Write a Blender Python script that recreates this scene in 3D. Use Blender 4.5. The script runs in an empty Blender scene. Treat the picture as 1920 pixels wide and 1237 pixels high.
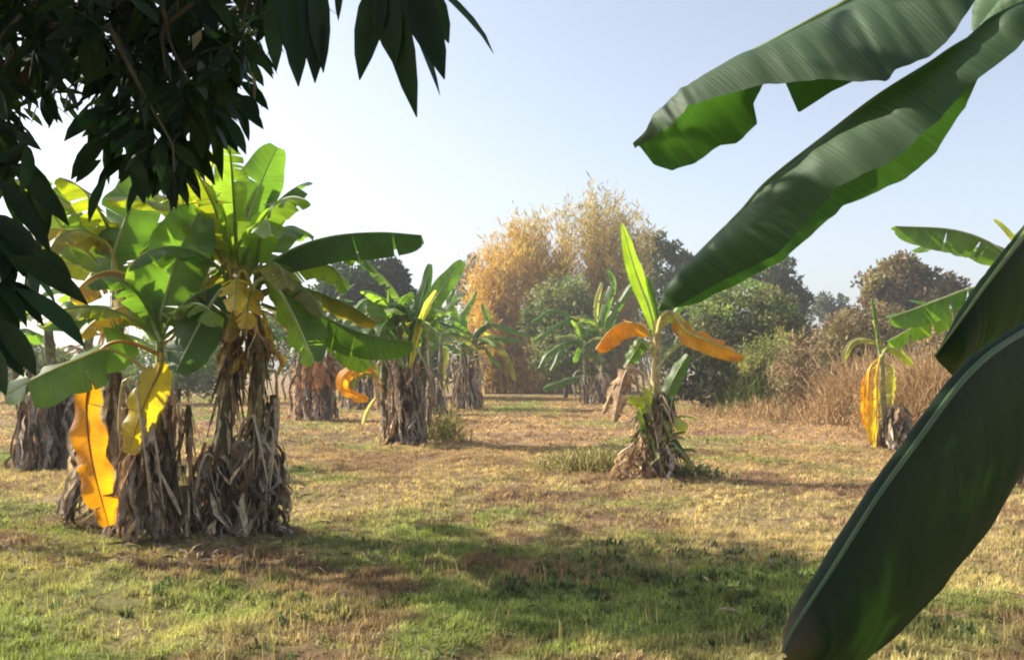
import bpy, math
import numpy as np
from mathutils import Vector
R = np.random.default_rng(7)
sc = bpy.context.scene
COL = sc.collection
PI = math.pi
V = lambda *a: np.array(a, float)
def nrm(a):
    a = np.asarray(a, float)
    return a / np.maximum(np.linalg.norm(a, axis=-1, keepdims=True), 1e-9)

# ------------------------------------------------------------------ camera
F, H, PITCH = 1663.0, 1.5, math.radians(2.46)
def at(px, py, D):
    """point at depth D along the ground whose image falls on the photo pixel"""
    x, y = (px - 960) / F, (618.5 - py) / F
    fy = math.cos(PITCH) - y * math.sin(PITCH)
    fz = math.sin(PITCH) + y * math.cos(PITCH)
    return V(x / fy * D, D, H + fz / fy * D)
def ppos(p):
    """photo pixel of a world point (arrays)"""
    p = np.asarray(p, float)
    d = p - V(0, 0, H)
    c = d[..., 1] * math.cos(PITCH) + d[..., 2] * math.sin(PITCH)
    u = -d[..., 1] * math.sin(PITCH) + d[..., 2] * math.cos(PITCH)
    return 960 + F * d[..., 0] / c, 618.5 - F * u / c
cd = bpy.data.cameras.new('camera'); cam = bpy.data.objects.new('camera', cd); COL.objects.link(cam)
cam.location = (0, 0, H); cam.rotation_euler = (PI / 2 + PITCH, 0, 0)
cd.sensor_width = 36; cd.lens = 36 * F / 1920; cd.clip_end = 2000; cd.clip_start = 0.05
sc.camera = cam

# ------------------------------------------------------------------ mesh helpers
class MB:
    def __init__(s): s.v, s.c, s.l, s.q, s.t, s.n = [], [], [], [], [], 0
    def add(s, v, quads=None, tris=None, col=(1, 1, 1), lf=(0, 0, 0)):
        v = np.asarray(v, float).reshape(-1, 3); k = len(v)
        s.v.append(v)
        s.c.append(np.broadcast_to(np.asarray(col, float), (k, 3)))
        s.l.append(np.broadcast_to(np.asarray(lf, float), (k, 3)))
        if quads is not None and len(quads): s.q.append(np.asarray(quads, int).reshape(-1, 4) + s.n)
        if tris is not None and len(tris): s.t.append(np.asarray(tris, int).reshape(-1, 3) + s.n)
        s.n += k
        return s
    def build(s, name, mat, parent=None, smooth=True, origin=None):
        v = np.concatenate(s.v)
        o0 = ORG.get(parent.name, V(0, 0, 0)) if parent is not None else (V(0, 0, 0) if origin is None else origin)
        v = v - o0
        q = np.concatenate(s.q) if s.q else np.zeros((0, 4), int)
        t = np.concatenate(s.t) if s.t else np.zeros((0, 3), int)
        me = bpy.data.meshes.new(name)
        me.vertices.add(len(v)); me.vertices.foreach_set('co', v.astype(np.float32).ravel())
        loops = np.concatenate([q.ravel(), t.ravel()]).astype(np.int32)
        me.loops.add(len(loops)); me.loops.foreach_set('vertex_index', loops)
        npoly = len(q) + len(t)
        st = np.concatenate([np.arange(len(q)) * 4, len(q) * 4 + np.arange(len(t)) * 3]).astype(np.int32)
        me.polygons.add(npoly); me.polygons.foreach_set('loop_start', st)
        me.polygons.foreach_set('use_smooth', np.full(npoly, smooth))
        me.update(calc_edges=True)
        a = me.attributes.new('col', 'FLOAT_COLOR', 'POINT')
        a.data.foreach_set('color', np.concatenate([np.concatenate(s.c), np.ones((len(v), 1))], 1).astype(np.float32).ravel())
        a = me.attributes.new('lf', 'FLOAT_VECTOR', 'POINT')
        a.data.foreach_set('vector', np.concatenate(s.l).astype(np.float32).ravel())
        me.materials.append(mat)
        o = bpy.data.objects.new(name, me); COL.objects.link(o)
        if parent is not None:
            o.parent = parent; ORG[o.name] = o0
        elif origin is not None:
            o.location = origin; ORG[o.name] = origin
        return o
ORG = {}
def thing(name, label, cat, loc, group=None):
    o = bpy.data.objects.new(name, None); COL.objects.link(o)
    o.location = loc; o.empty_display_size = 0.2
    ORG[o.name] = np.array(loc, float)
    return tag(o, label, cat, group)
def tag(o, label, cat, group=None):
    o['label'] = label; o['category'] = cat
    if group: o['group'] = group
    return o
def grid_faces(n, m):
    i = np.arange(n - 1)[:, None] * m + np.arange(m - 1)[None]
    return np.stack([i, i + 1, i + 1 + m, i + m], -1).reshape(-1, 4)
def resample(pts, n, smooth=True):
    """points along a (catmull-rom or straight) polyline, evenly by length"""
    p = np.asarray(pts, float)
    if smooth and len(p) > 2:
        e = np.concatenate([[2 * p[0] - p[1]], p, [2 * p[-1] - p[-2]]]); out = []
        for i in range(1, len(e) - 2):
            a, b, c, d = e[i - 1:i + 3]
            for t in np.linspace(0, 1, 14, endpoint=False):
                out.append(.5 * ((2 * b) + (c - a) * t + (2 * a - 5 * b + 4 * c - d) * t * t + (3 * b - a - 3 * c + d) * t ** 3))
        p = np.array(out + [p[-1]])
    L = np.concatenate([[0], np.cumsum(np.linalg.norm(np.diff(p, axis=0), axis=1))])
    s = np.linspace(0, L[-1], n)
    return np.stack([np.interp(s, L, p[:, k]) for k in range(3)], 1)
def tube(mb, pts, rad, k=8, col=(1, 1, 1), n=None, smooth=True, lump=0.0):
    p = resample(pts, n or max(len(pts) * 3, 4), smooth); n = len(p)
    r = np.interp(np.linspace(0, 1, n), np.linspace(0, 1, len(rad)), rad)
    T = nrm(np.gradient(p, axis=0))
    a = V(0, 0, 1) if abs(T[0, 2]) < .9 else V(1, 0, 0)
    A = nrm(np.cross(T, a)); B = np.cross(T, A)
    th = np.linspace(0, 2 * PI, k, endpoint=False)
    rr = r[:, None] * (1 + lump * R.normal(size=(n, k)))
    v = p[:, None] + rr[..., None] * (np.cos(th)[None, :, None] * A[:, None] + np.sin(th)[None, :, None] * B[:, None])
    i = np.arange(n - 1)[:, None] * k; j = np.arange(k)[None]; j2 = (j + 1) % k
    f = np.stack([i + j, i + j2, i + k + j2, i + k + j], -1).reshape(-1, 4)
    c = np.asarray(col, float)
    c = np.repeat(c, k, 0) if c.ndim == 2 and len(c) == n else np.broadcast_to(c, (n * k, 3))
    s = np.repeat(np.linspace(0, 1, n), k)
    mb.add(v, f, col=c, lf=np.stack([s, np.tile(th, n), 0 * s], 1))
    e = len(v.reshape(-1, 3))
    for row, q in ((0, p[0]), (n - 1, p[-1])):
        ring = v[row]; fan = np.stack([np.zeros(k, int), 1 + np.arange(k), 1 + (np.arange(k) + 1) % k], 1)
        mb.add(np.concatenate([[q], ring]), tris=fan, col=c[row * k], lf=(0, 0, 0))
    return p
def cards(mb, pos, d, n, L, W, col, bend=0.0, pointed=True):
    """N little leaves: base, two shoulders, tip"""
    pos, d = np.asarray(pos, float), nrm(d); N = len(pos)
    n = np.asarray(n, float); s = nrm(np.cross(d, n)); n = np.cross(s, d)
    L = np.broadcast_to(L, N)[:, None]; W = np.broadcast_to(W, N)[:, None]
    b = np.broadcast_to(bend, N)[:, None]
    v = np.stack([pos, pos + d * L * .45 + s * W * .5 + n * b * L * .4, pos + d * L + n * 0 - n * b * L * .3, pos + d * L * .45 - s * W * .5 + n * b * L * .4], 1)
    mb.add(v, np.arange(N * 4).reshape(N, 4), col=np.repeat(np.broadcast_to(col, (N, 3)), 4, 0))
def rdir(N):
    return nrm(R.normal(size=(N, 3)))
def vnoise(x, y, seed=0):
    """smooth value noise in -1..1"""
    xi, yi = np.floor(x).astype(int), np.floor(y).astype(int); u, w = x - xi, y - yi
    u, w = u * u * (3 - 2 * u), w * w * (3 - 2 * w)
    def h(a, b):
        k = (a * 374761393 + b * 668265263 + seed * 982451653) & 0xFFFFFFFF
        k = ((k ^ (k >> 13)) * 1274126177) & 0xFFFFFFFF
        return ((k ^ (k >> 16)) & 0xFFFF) / 32767.5 - 1
    return (h(xi, yi) * (1 - u) + h(xi + 1, yi) * u) * (1 - w) + (h(xi, yi + 1) * (1 - u) + h(xi + 1, yi + 1) * u) * w
def fbm(x, y, seed=0, o=4):
    return sum(vnoise(x * 2 ** k, y * 2 ** k, seed + k) * .5 ** k for k in range(o))

# ------------------------------------------------------------------ materials
def newmat(name):
    m = bpy.data.materials.new(name); m.use_nodes = True
    nt = m.node_tree; nt.nodes.clear()
    return m, nt, lambda t, **k: mk(nt, t, **k)
def mk(nt, t, **k):
    n = nt.nodes.new(t)
    for a, b in k.items(): setattr(n, a, b)
    return n
def leafmat(name, trans=.35, rough=.45, tgain=(1.7, 1.9, .9), veins=0.0, spec=.5, nscale=9.0, namt=.35, bump=.3, vscale=70):
    m, nt, N = newmat(name); L = nt.links.new
    a = N('ShaderNodeAttribute', attribute_name='col')
    tc = N('ShaderNodeTexCoord'); nz = N('ShaderNodeTexNoise'); nz.inputs['Scale'].default_value = nscale; nz.inputs['Detail'].default_value = 5
    L(tc.outputs['Object'], nz.inputs['Vector'])
    mr = N('ShaderNodeMapRange'); mr.inputs[1].default_value = .3; mr.inputs[2].default_value = .7
    mr.inputs[3].default_value = 1 - namt; mr.inputs[4].default_value = 1 + namt
    L(nz.outputs['Fac'], mr.inputs[0])
    mul = N('ShaderNodeVectorMath', operation='SCALE'); L(a.outputs['Color'], mul.inputs[0])
    fac = mr.outputs[0]
    pr = N('ShaderNodeBsdfPrincipled')
    if veins:
        at_ = N('ShaderNodeAttribute', attribute_name='lf'); sx = N('ShaderNodeSeparateXYZ'); L(at_.outputs['Vector'], sx.inputs[0])
        ab = N('ShaderNodeMath', operation='ABSOLUTE'); L(sx.outputs[1], ab.inputs[0])
        sk = N('ShaderNodeMath', operation='MULTIPLY_ADD'); L(ab.outputs[0], sk.inputs[0]); sk.inputs[1].default_value = -.05; L(sx.outputs[0], sk.inputs[2])
        cx = N('ShaderNodeCombineXYZ'); L(sk.outputs[0], cx.inputs[0]); L(sx.outputs[2], cx.inputs[1])
        vn = N('ShaderNodeTexNoise', noise_dimensions='2D'); vn.inputs['Scale'].default_value = vscale; vn.inputs['Detail'].default_value = 4
        L(cx.outputs[0], vn.inputs['Vector'])
        vr = N('ShaderNodeMapRange'); vr.inputs[1].default_value = .3; vr.inputs[2].default_value = .7; vr.inputs[3].default_value = 1 - veins; vr.inputs[4].default_value = 1 + veins
        L(vn.outputs['Fac'], vr.inputs[0])
        mm = N('ShaderNodeMath', operation='MULTIPLY'); L(fac, mm.inputs[0]); L(vr.outputs[0], mm.inputs[1]); fac = mm.outputs[0]
        bp = N('ShaderNodeBump'); bp.inputs['Strength'].default_value = bump; bp.inputs['Distance'].default_value = .012
        L(vn.outputs['Fac'], bp.inputs['Height']); L(bp.outputs[0], pr.inputs['Normal'])
    L(fac, mul.inputs['Scale'])
    L(mul.outputs[0], pr.inputs['Base Color']); pr.inputs['Roughness'].default_value = rough
    pr.inputs['Specular IOR Level'].default_value = spec
    out = N('ShaderNodeOutputMaterial')
    if trans > 0:
        tg = N('ShaderNodeVectorMath', operation='MULTIPLY'); L(mul.outputs[0], tg.inputs[0]); tg.inputs[1].default_value = tgain
        tr = N('ShaderNodeBsdfTranslucent'); L(tg.outputs[0], tr.inputs['Color'])
        mx = N('ShaderNodeMixShader'); mx.inputs[0].default_value = trans
        L(pr.outputs[0], mx.inputs[1]); L(tr.outputs[0], mx.inputs[2]); L(mx.outputs[0], out.inputs[0])
    else:
        L(pr.outputs[0], out.inputs[0])
    return m
M_BLADE = leafmat('banana_blade', .48, .42, (2.2, 2.3, .7), veins=.16, spec=.45, nscale=5, namt=.22)
M_BIG = leafmat('banana_blade_near', .24, .62, (2.2, 3.0, .5), veins=.16, spec=.42, nscale=4, namt=.16, bump=.2, vscale=150)
M_SHADED = leafmat('banana_blade_shaded', .13, .6, (2.3, 3.0, .5), veins=.08, spec=.18, nscale=3, namt=.14, bump=.08)  # duller copy of the near blade, for leaves whose shade is put into colour
M_RIB = leafmat('banana_midrib', .15, .45, nscale=12, namt=.2)
M_STEM = leafmat('pseudostem', 0, .6, nscale=14, namt=.5)
M_DRY = leafmat('dry_leaf', .25, .8, (1.2, 1.1, .9), spec=.2, nscale=16, namt=.5)
M_MANGO = leafmat('mango_leaf', .16, .5, (1.5, 2.2, .4), spec=.3, nscale=7, namt=.3)
M_BARK = leafmat('bark', 0, .9, spec=.2, nscale=11, namt=.5)
M_FOL = leafmat('foliage', .3, .6, (1.5, 1.7, .7), spec=.25, nscale=.6, namt=.3)
M_GRASS = leafmat('grass_blade', .32, .65, (1.35, 1.55, 1.0), spec=.25, nscale=1.2, namt=.2)

# ------------------------------------------------------------------ colours
GREEN, DKGREEN, LTGREEN = V(.075, .145, .030), V(.040, .088, .027), V(.145, .23, .045)
YGREEN, YELLOW, ORANGE = V(.28, .32, .03), V(.55, .34, .025), V(.58, .24, .012)
OLIVE, BROWN, TAN, GREY, DARK = V(.20, .19, .05), V(.27, .175, .11), V(.56, .44, .30), V(.48, .42, .365), V(.10, .075, .055)
RIB, RIBY, RIBP = V(.22, .30, .09), V(.50, .40, .08), V(.42, .45, .20)

# ------------------------------------------------------------------ banana leaf builders
def leaf(parent, path, W, hint=(0, -.85, .5), fold=(-.25, -.25), curl=-.5, col=GREEN, ribcol=RIB, pet=0.0, tears=3, ripple=.2,
         tip=.38, edge=None, label=None, mat=None, rw=.016, rows=30, name='leaf', colr=None):
    """path: points from petiole to tip; the first `pet` share of it is bare petiole. W: full width in metres."""
    p = resample(path, rows + int(rows * pet)); n0 = int(rows * pet) if pet else 0
    ribp = p; b = p[n0:]; n = len(b); s = np.linspace(0, 1, n)
    T = nrm(np.gradient(b, axis=0)); S = nrm(np.cross(T, np.asarray(hint, float))); Nn = np.cross(S, T)
    w = W / 2 * np.minimum(1, np.sin(np.clip(s * .97 + .015, 0, 1) * PI) ** tip * 1.04)
    m = 6; mb = MB(); seed_ = R.uniform(0, 99)
    for si, sg in ((0, -1), (1, 1)):
        cuts = sorted(R.choice(np.arange(3, n - 3), size=min(tears, n - 7), replace=False)) if tears else []
        segs = np.split(np.arange(n), cuts)
        for gi, g in enumerate(segs):
            if gi: g = np.concatenate([[segs[gi - 1][-1]], g])
            if len(g) < 2: continue
            da = R.normal(0, .16) if tears else 0
            sh = 1 - abs(R.normal(0, .05)) if tears else 1
            k = np.arange(m + 1) / m
            rip = ripple * np.sin(s[g] * 23 + sg * 2 + R.uniform(0, 6))[:, None] * k
            if gi: 
                gap = np.zeros(len(g)); gap[0] = R.uniform(.2, 1.0)
            else: gap = np.zeros(len(g))
            ang = fold[si] + da + (curl + R.normal(0, .08)) * k[None] + rip
            dw = (w[g] * sh)[:, None] / m
            cs = np.concatenate([np.zeros((len(g), 1)), np.cumsum(np.cos(ang[:, 1:]) * dw, 1)], 1)
            cn = np.concatenate([np.zeros((len(g), 1)), np.cumsum(np.sin(ang[:, 1:]) * dw, 1)], 1)
            slant = np.linalg.norm(b[1] - b[0]) * (gap[:, None] * k * .8) + (w[g][:, None] * k * .12)
            v = b[g][:, None] + sg * cs[..., None] * S[g][:, None] + cn[..., None] * Nn[g][:, None] + slant[..., None] * T[g][:, None]
            cc = np.array(col) if (colr is None or si == 0) else np.array(colr)
            c = np.broadcast_to(cc, (len(g), m + 1, 3)).copy()
            if edge is not None:
                mo = vnoise(s[g][:, None] * 9 + seed_, k[None] * 3 + si * 7, 61) + .6 * vnoise(s[g][:, None] * 22 + seed_, k[None] * 7 + si * 7, 63)
                f = np.clip((k[None] - .66) * 2.0 + np.clip(s[g][:, None] - .8, 0, 1) * 3 + 1.1 * (mo - .18) + .2 * R.normal(size=(len(g), 1)), 0, 1)[..., None]
                c = c * (1 - f) + np.array(edge) * f
            lf = np.stack(np.broadcast_arrays(s[g][:, None], sg * k[None], np.full((1, 1), gi * .37 + si)), -1)
            mb.add(v, grid_faces(len(g), m + 1), col=c.reshape(-1, 3), lf=lf.reshape(-1, 3))
    o = mb.build(name, mat or M_BLADE, parent)
    if label: o['label'] = label
    rb = MB(); x = np.linspace(0, 1, 6)
    tube(rb, ribp, rw * (1.25 - 1.05 * x), 6, col=ribcol, n=len(ribp), smooth=False)
    rb.build('midrib', M_RIB, o)
    return o
def arc(c, az, el, L, droop, n=9):
    """leaf path from crown point: azimuth, start elevation, length, total bend downward"""
    out = [np.array(c, float)]
    for i in range(n):
        e = el - droop * ((i + .5) / n) ** 1.4
        out.append(out[-1] + L / n * V(math.cos(e) * math.cos(az), math.cos(e) * math.sin(az), math.sin(e)))
    return np.array(out)
def PX(D, *pts):
    return [at(p[0], p[1], D + (p[2] if len(p) > 2 else 0)) for p in pts]
def rleaf(parent, c, az, el, L, droop, W, **k):
    p = arc(c, az, el, L, droop)
    h = np.array(k.pop('hint', (0, 0, 1))) + V(math.cos(az), math.sin(az), 0) * .02
    if abs(el) > 1.2: h = V(-math.cos(az), -math.sin(az), .2)
    return leaf(parent, p, W, hint=h, pet=k.pop('pet', .22), **k)
def traced(parent, Mid, halves, rows=150, m=10, col=GREEN, label=None, corr=.0034, rw=.017, bulge=.06, ribcol=RIB, mat=None, brown_tip=0):
    """near leaf: a midrib curve and the edge curve of each half; each half bulges and is corrugated along its veins"""
    M = resample(Mid, rows); s = np.linspace(0, 1, rows); k = np.linspace(0, 1, m + 1)
    T = nrm(np.gradient(M, axis=0)); mb = MB()
    for hi, (E, side) in enumerate(halves):
        Ed = resample(E, rows, smooth=False)
        n = nrm(np.cross(T, Ed - M)); n = np.where((n @ np.array(side, float))[:, None] > 0, n, -n)
        wd = np.linalg.norm(Ed - M, axis=1)
        band = .35 * vnoise(s * 9 + hi * 9, s * 0, 3) + .65 * (np.abs(vnoise(s * 24, s * 0 + hi, 5)) * 2 - .7) + .25 * vnoise(s * 60, s * 0 + hi, 8)
        v = M[:, None] * (1 - k[None, :, None]) + Ed[:, None] * k[None, :, None]
        off = (bulge * np.sin(k * PI)[None] + corr * band[:, None] * np.sin(np.clip(k * 1.2, 0, 1) * PI / 2)[None] * 2.2) * np.clip(wd / .15, 0, 1)[:, None]
        v = v + off[..., None] * n[:, None]
        lf = np.stack(np.broadcast_arrays(s[:, None] * 1.0, k[None], np.full((1, 1), hi * .5 + 3.3)), -1)
        c = np.broadcast_to(np.array(col), (rows, m + 1, 3)).copy()
        if brown_tip:
            f = np.clip((brown_tip - s) / brown_tip, 0, 1)[:, None, None] ** .5
            c = c * (1 - f) + DARK * f
        mb.add(v, grid_faces(rows, m + 1), col=c.reshape(-1, 3), lf=lf.reshape(-1, 3))
    o = mb.build('leaf', mat or M_BIG, parent)
    if label: o['label'] = label
    rb = MB(); tube(rb, M, rw * np.linspace(.25, 1.3, 6), 8, col=ribcol, n=rows, smooth=False); rb.build('midrib', M_RIB, o)
    return o
def skirt(parent, c, h0, h1, r0, r1, N, Lr=(.35, .9), Wr=(.03, .1), cols=(GREY, TAN, BROWN, DARK), name='dead_leaf_skirt', stems=None, flare=.25):
    """dry leaves hanging in strips round the stem from height h0..h1 (above c)"""
    mb = MB(); n = 7
    h = R.uniform(h0, h1, N); f = (h - h0) / max(h1 - h0, 1e-3)
    az = R.uniform(0, 2 * PI, N); r = (r0 + (r1 - r0) * f) * R.uniform(.45, 1.05, N)
    L = np.minimum(R.uniform(*Lr, N), h + .05); W = R.uniform(*Wr, N)
    out = np.stack([np.cos(az), np.sin(az), 0 * az], 1); tan_ = np.stack([-np.sin(az), np.cos(az), 0 * az], 1)
    base = np.array(c) + out * r[:, None] + V(0, 0, 1) * h[:, None]
    if stems is not None: base = base + np.array(stems)[R.integers(0, len(stems), N)]
    t = np.linspace(0, 1, n)
    tw0, tw = R.uniform(-1.2, 1.2, N), R.normal(0, 1.6, N)
    fl = R.uniform(.1, 1.0, N) * flare
    colr = np.array(cols)[R.integers(0, len(cols), N)] * R.uniform(.5, 1.45, (N, 1))
    ph = R.uniform(0, 6, N)
    P = base[:, None] + out[:, None] * (fl[:, None] * np.sin(t * 2.2)[None] + .02 * np.sin(t * 9 + ph[:, None]))[..., None] \
        - V(0, 0, 1) * (L[:, None] * t[None])[..., None] + tan_[:, None] * ((R.normal(0, .14, N))[:, None] * t ** 1.5 + .015 * np.sin(t[None] * 8 + ph[:, None]))[..., None]
    a = tw0[:, None] + tw[:, None] * t
    wv = np.cos(a)[..., None] * tan_[:, None] + np.sin(a)[..., None] * out[:, None]
    wd = (W[:, None] * (np.sin((t * .86 + .1) * PI) ** .6)[None] * R.uniform(.6, 1.3, (N, n)))[..., None]
    mid = P + np.cross(wv, V(0, 0, -1)) * wd * .3
    v = np.stack([P - wv * wd / 2, mid, P + wv * wd / 2], 2)
    v[..., 2] = np.maximum(v[..., 2], .012)
    fb = grid_faces(n, 3); fcs = (fb[None] + (np.arange(N) * n * 3)[:, None, None]).reshape(-1, 4)
    c_ = colr[:, None, None] * R.uniform(.8, 1.2, (N, n, 1, 1))
    mb.add(v, fcs, col=np.broadcast_to(c_, (N, n, 3, 3)).reshape(-1, 3))
    return mb.build(name, M_DRY, parent)
def deadleaves(parent, c, h0, h1, r, n, cols=(TAN, BROWN, GREY), L=(.6, 1.1), W=(.12, .24)):
    """whole withered leaves hanging folded against the trunk"""
    for k in range(n):
        az = R.uniform(0, 2 * PI); o = V(math.cos(az), math.sin(az), 0); h = R.uniform(h0, h1); ln = min(R.uniform(*L), h - .05)
        b = np.array(c) + o * r * .5 + V(0, 0, h); tn = V(-o[1], o[0], 0) * R.normal(0, .1)
        pth = [b, b + o * r * .9 + V(0, 0, .07), b + o * r * 1.35 + tn - V(0, 0, .3 * ln), b + o * r * 1.25 + 1.6 * tn - V(0, 0, .65 * ln), b + o * r * 1.1 + 2 * tn - V(0, 0, ln)]
        q = np.array(cols)[R.integers(0, len(cols))] * R.uniform(.7, 1.2)
        leaf(parent, pth, R.uniform(*W), hint=tuple(o + V(0, 0, .2)), fold=(-.7, -.8), curl=-1.3, col=q, ribcol=TAN, pet=.25, tears=6, ripple=.7, edge=BROWN * .7, mat=M_DRY, rows=18, name='dead_leaf', rw=.012)
def stem(parent, pts, r, col0=V(.16, .12, .07), col1=V(.25, .27, .08), dark=.5):
    n = 26; mb = MB()
    t = np.linspace(0, 1, n)[:, None]
    c = col0 * (1 - t) + col1 * t
    c = c * R.uniform(1 - dark, 1 + dark * .4, (n, 1))
    tube(mb, pts, [r * 1.25, r * 1.05, r * .9, r * .7], 12, col=c, n=n, lump=.06)
    return mb.build('pseudostem', M_STEM, parent)
def shaggy(parent, pts, r, N, cols=(BROWN, DARK, GREY, TAN), Lr=(.25, .6), f0=0.0, f1=.9):
    """rags of old sheath hanging close against one stem"""
    p = resample(pts, 40); mb = MB(); n = 6
    i = R.integers(int(40 * f0), int(40 * f1), N); b = p[i]
    az = R.uniform(0, 2 * PI, N); out = np.stack([np.cos(az), np.sin(az), 0 * az], 1); tn = np.stack([-np.sin(az), np.cos(az), 0 * az], 1)
    L = np.minimum(R.uniform(*Lr, N), b[:, 2] + .02); W = R.uniform(.02, .07, N); t = np.linspace(0, 1, n)
    P = b[:, None] + out[:, None] * (r * .8 + R.uniform(.0, .11, N)[:, None] * t[None] ** .8)[..., None] - V(0, 0, 1) * (L[:, None] * t)[..., None]
    P = P + tn[:, None] * (R.normal(0, .07, N)[:, None] * t)[..., None]
    a = R.uniform(-.8, .8, N)[:, None] + R.normal(0, 1.3, N)[:, None] * t
    wv = np.cos(a)[..., None] * tn[:, None] + np.sin(a)[..., None] * out[:, None]
    wd = (W[:, None] * (1 - .75 * t) * R.uniform(.6, 1.3, (N, n)))[..., None]
    v = np.stack([P - wv * wd / 2, P + wv * wd / 2], 2); v[..., 2] = np.maximum(v[..., 2], .01)
    c = np.array(cols)[R.integers(0, len(cols), N)] * R.uniform(.6, 1.3, (N, 1))
    mb.add(v, (grid_faces(n, 2)[None] + (np.arange(N) * n * 2)[:, None, None]).reshape(-1, 4), col=np.repeat(c, n * 2, 0))
    return mb.build('old_sheath', M_DRY, parent)

# ------------------------------------------------------------------ ground + grass
def gheight(x, y):
    a = np.clip((60 - y) / 60, 0, 1)
    return a * (.04 * fbm(x * .45, y * .45, 11, 3) + .035 * fbm(x * 1.7, y * 1.7, 21, 3) + .028 * fbm(x * 6.5, y * 6.5, 25, 2)) - .02
def gcol(x, y):
    """colour of the sward: straw, green and bare brown patches"""
    g = fbm(x * .33, y * .33, 31, 4) + .5 * fbm(x * 1.6, y * 1.6, 35, 3)
    near = np.clip((11 - y) / 7, 0, 1)
    px = np.where(y > 1, x / np.maximum(y, 1), 0)
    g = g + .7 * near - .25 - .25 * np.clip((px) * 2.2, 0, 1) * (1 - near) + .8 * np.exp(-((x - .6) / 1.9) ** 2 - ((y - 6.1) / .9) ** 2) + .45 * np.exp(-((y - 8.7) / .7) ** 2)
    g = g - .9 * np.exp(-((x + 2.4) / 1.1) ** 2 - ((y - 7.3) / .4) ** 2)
    b = fbm(x * .9 + 40, y * .9, 41, 4) + .45 * fbm(x * 4.1, y * 4.1, 45, 3)
    green, straw, brown = V(.27, .30, .085), V(.49, .37, .18), V(.31, .19, .115)
    far = np.clip((y - 9) / 9, 0, 1)[..., None]
    straw = straw * (1 - far) + V(.50, .32, .16) * far
    f = np.clip(g * .9 + .35, 0, 1)[..., None]
    c = straw * (1 - f) + green * f
    q = np.clip(b * 1.5 - .12, 0, .9)[..., None]
    return c * (1 - q) + brown * q
xs = np.concatenate([-np.geomspace(230, 12, 26)[:-1], np.linspace(-12, 12, 300), np.geomspace(12, 230, 26)[1:]])
ys = np.concatenate([-np.geomspace(40, 2, 12)[:-1], np.linspace(-2, 4, 40)[:-1], np.linspace(4, 16, 210)[:-1], np.geomspace(16, 330, 120)])
gx, gy = np.meshgrid(xs, ys, indexing='ij')
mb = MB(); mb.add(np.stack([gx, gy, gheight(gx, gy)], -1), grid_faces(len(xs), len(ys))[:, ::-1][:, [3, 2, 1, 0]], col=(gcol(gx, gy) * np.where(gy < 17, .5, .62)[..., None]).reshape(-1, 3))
m, nt, N = newmat('dry_sward'); L = nt.links.new
a = N('ShaderNodeAttribute', attribute_name='col'); tc = N('ShaderNodeTexCoord')
n1 = N('ShaderNodeTexNoise'); n1.inputs['Scale'].default_value = 16; n1.inputs['Detail'].default_value = 8; n1.inputs['Roughness'].default_value = .7
n2 = N('ShaderNodeTexNoise'); n2.inputs['Scale'].default_value = 2.3; n2.inputs['Detail'].default_value = 6
L(tc.outputs['Object'], n1.inputs[0]); L(tc.outputs['Object'], n2.inputs[0])
r1 = N('ShaderNodeMapRange'); L(n1.outputs[0], r1.inputs[0]); r1.inputs[1].default_value = .3; r1.inputs[2].default_value = .7; r1.inputs[3].default_value = .55; r1.inputs[4].default_value = 1.45
r2 = N('ShaderNodeMapRange'); L(n2.outputs[0], r2.inputs[0]); r2.inputs[1].default_value = .35; r2.inputs[2].default_value = .65; r2.inputs[3].default_value = .8; r2.inputs[4].default_value = 1.2
mm = N('ShaderNodeMath', operation='MULTIPLY'); L(r1.outputs[0], mm.inputs[0]); L(r2.outputs[0], mm.inputs[1])
s_ = N('ShaderNodeVectorMath', operation='SCALE'); L(a.outputs['Color'], s_.inputs[0]); L(mm.outputs[0], s_.inputs['Scale'])
bp = N('ShaderNodeBump'); bp.inputs['Strength'].default_value = .8; bp.inputs['Distance'].default_value = .05; L(n1.outputs[0], bp.inputs['Height'])
pr = N('ShaderNodeBsdfPrincipled'); pr.inputs['Roughness'].default_value = .95; pr.inputs['Specular IOR Level'].default_value = .1
L(s_.outputs[0], pr.inputs['Base Color']); L(bp.outputs[0], pr.inputs['Normal'])
out = N('ShaderNodeOutputMaterial'); L(pr.outputs[0], out.inputs[0])
g = mb.build('ground', m); g['kind'] = 'structure'

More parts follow.
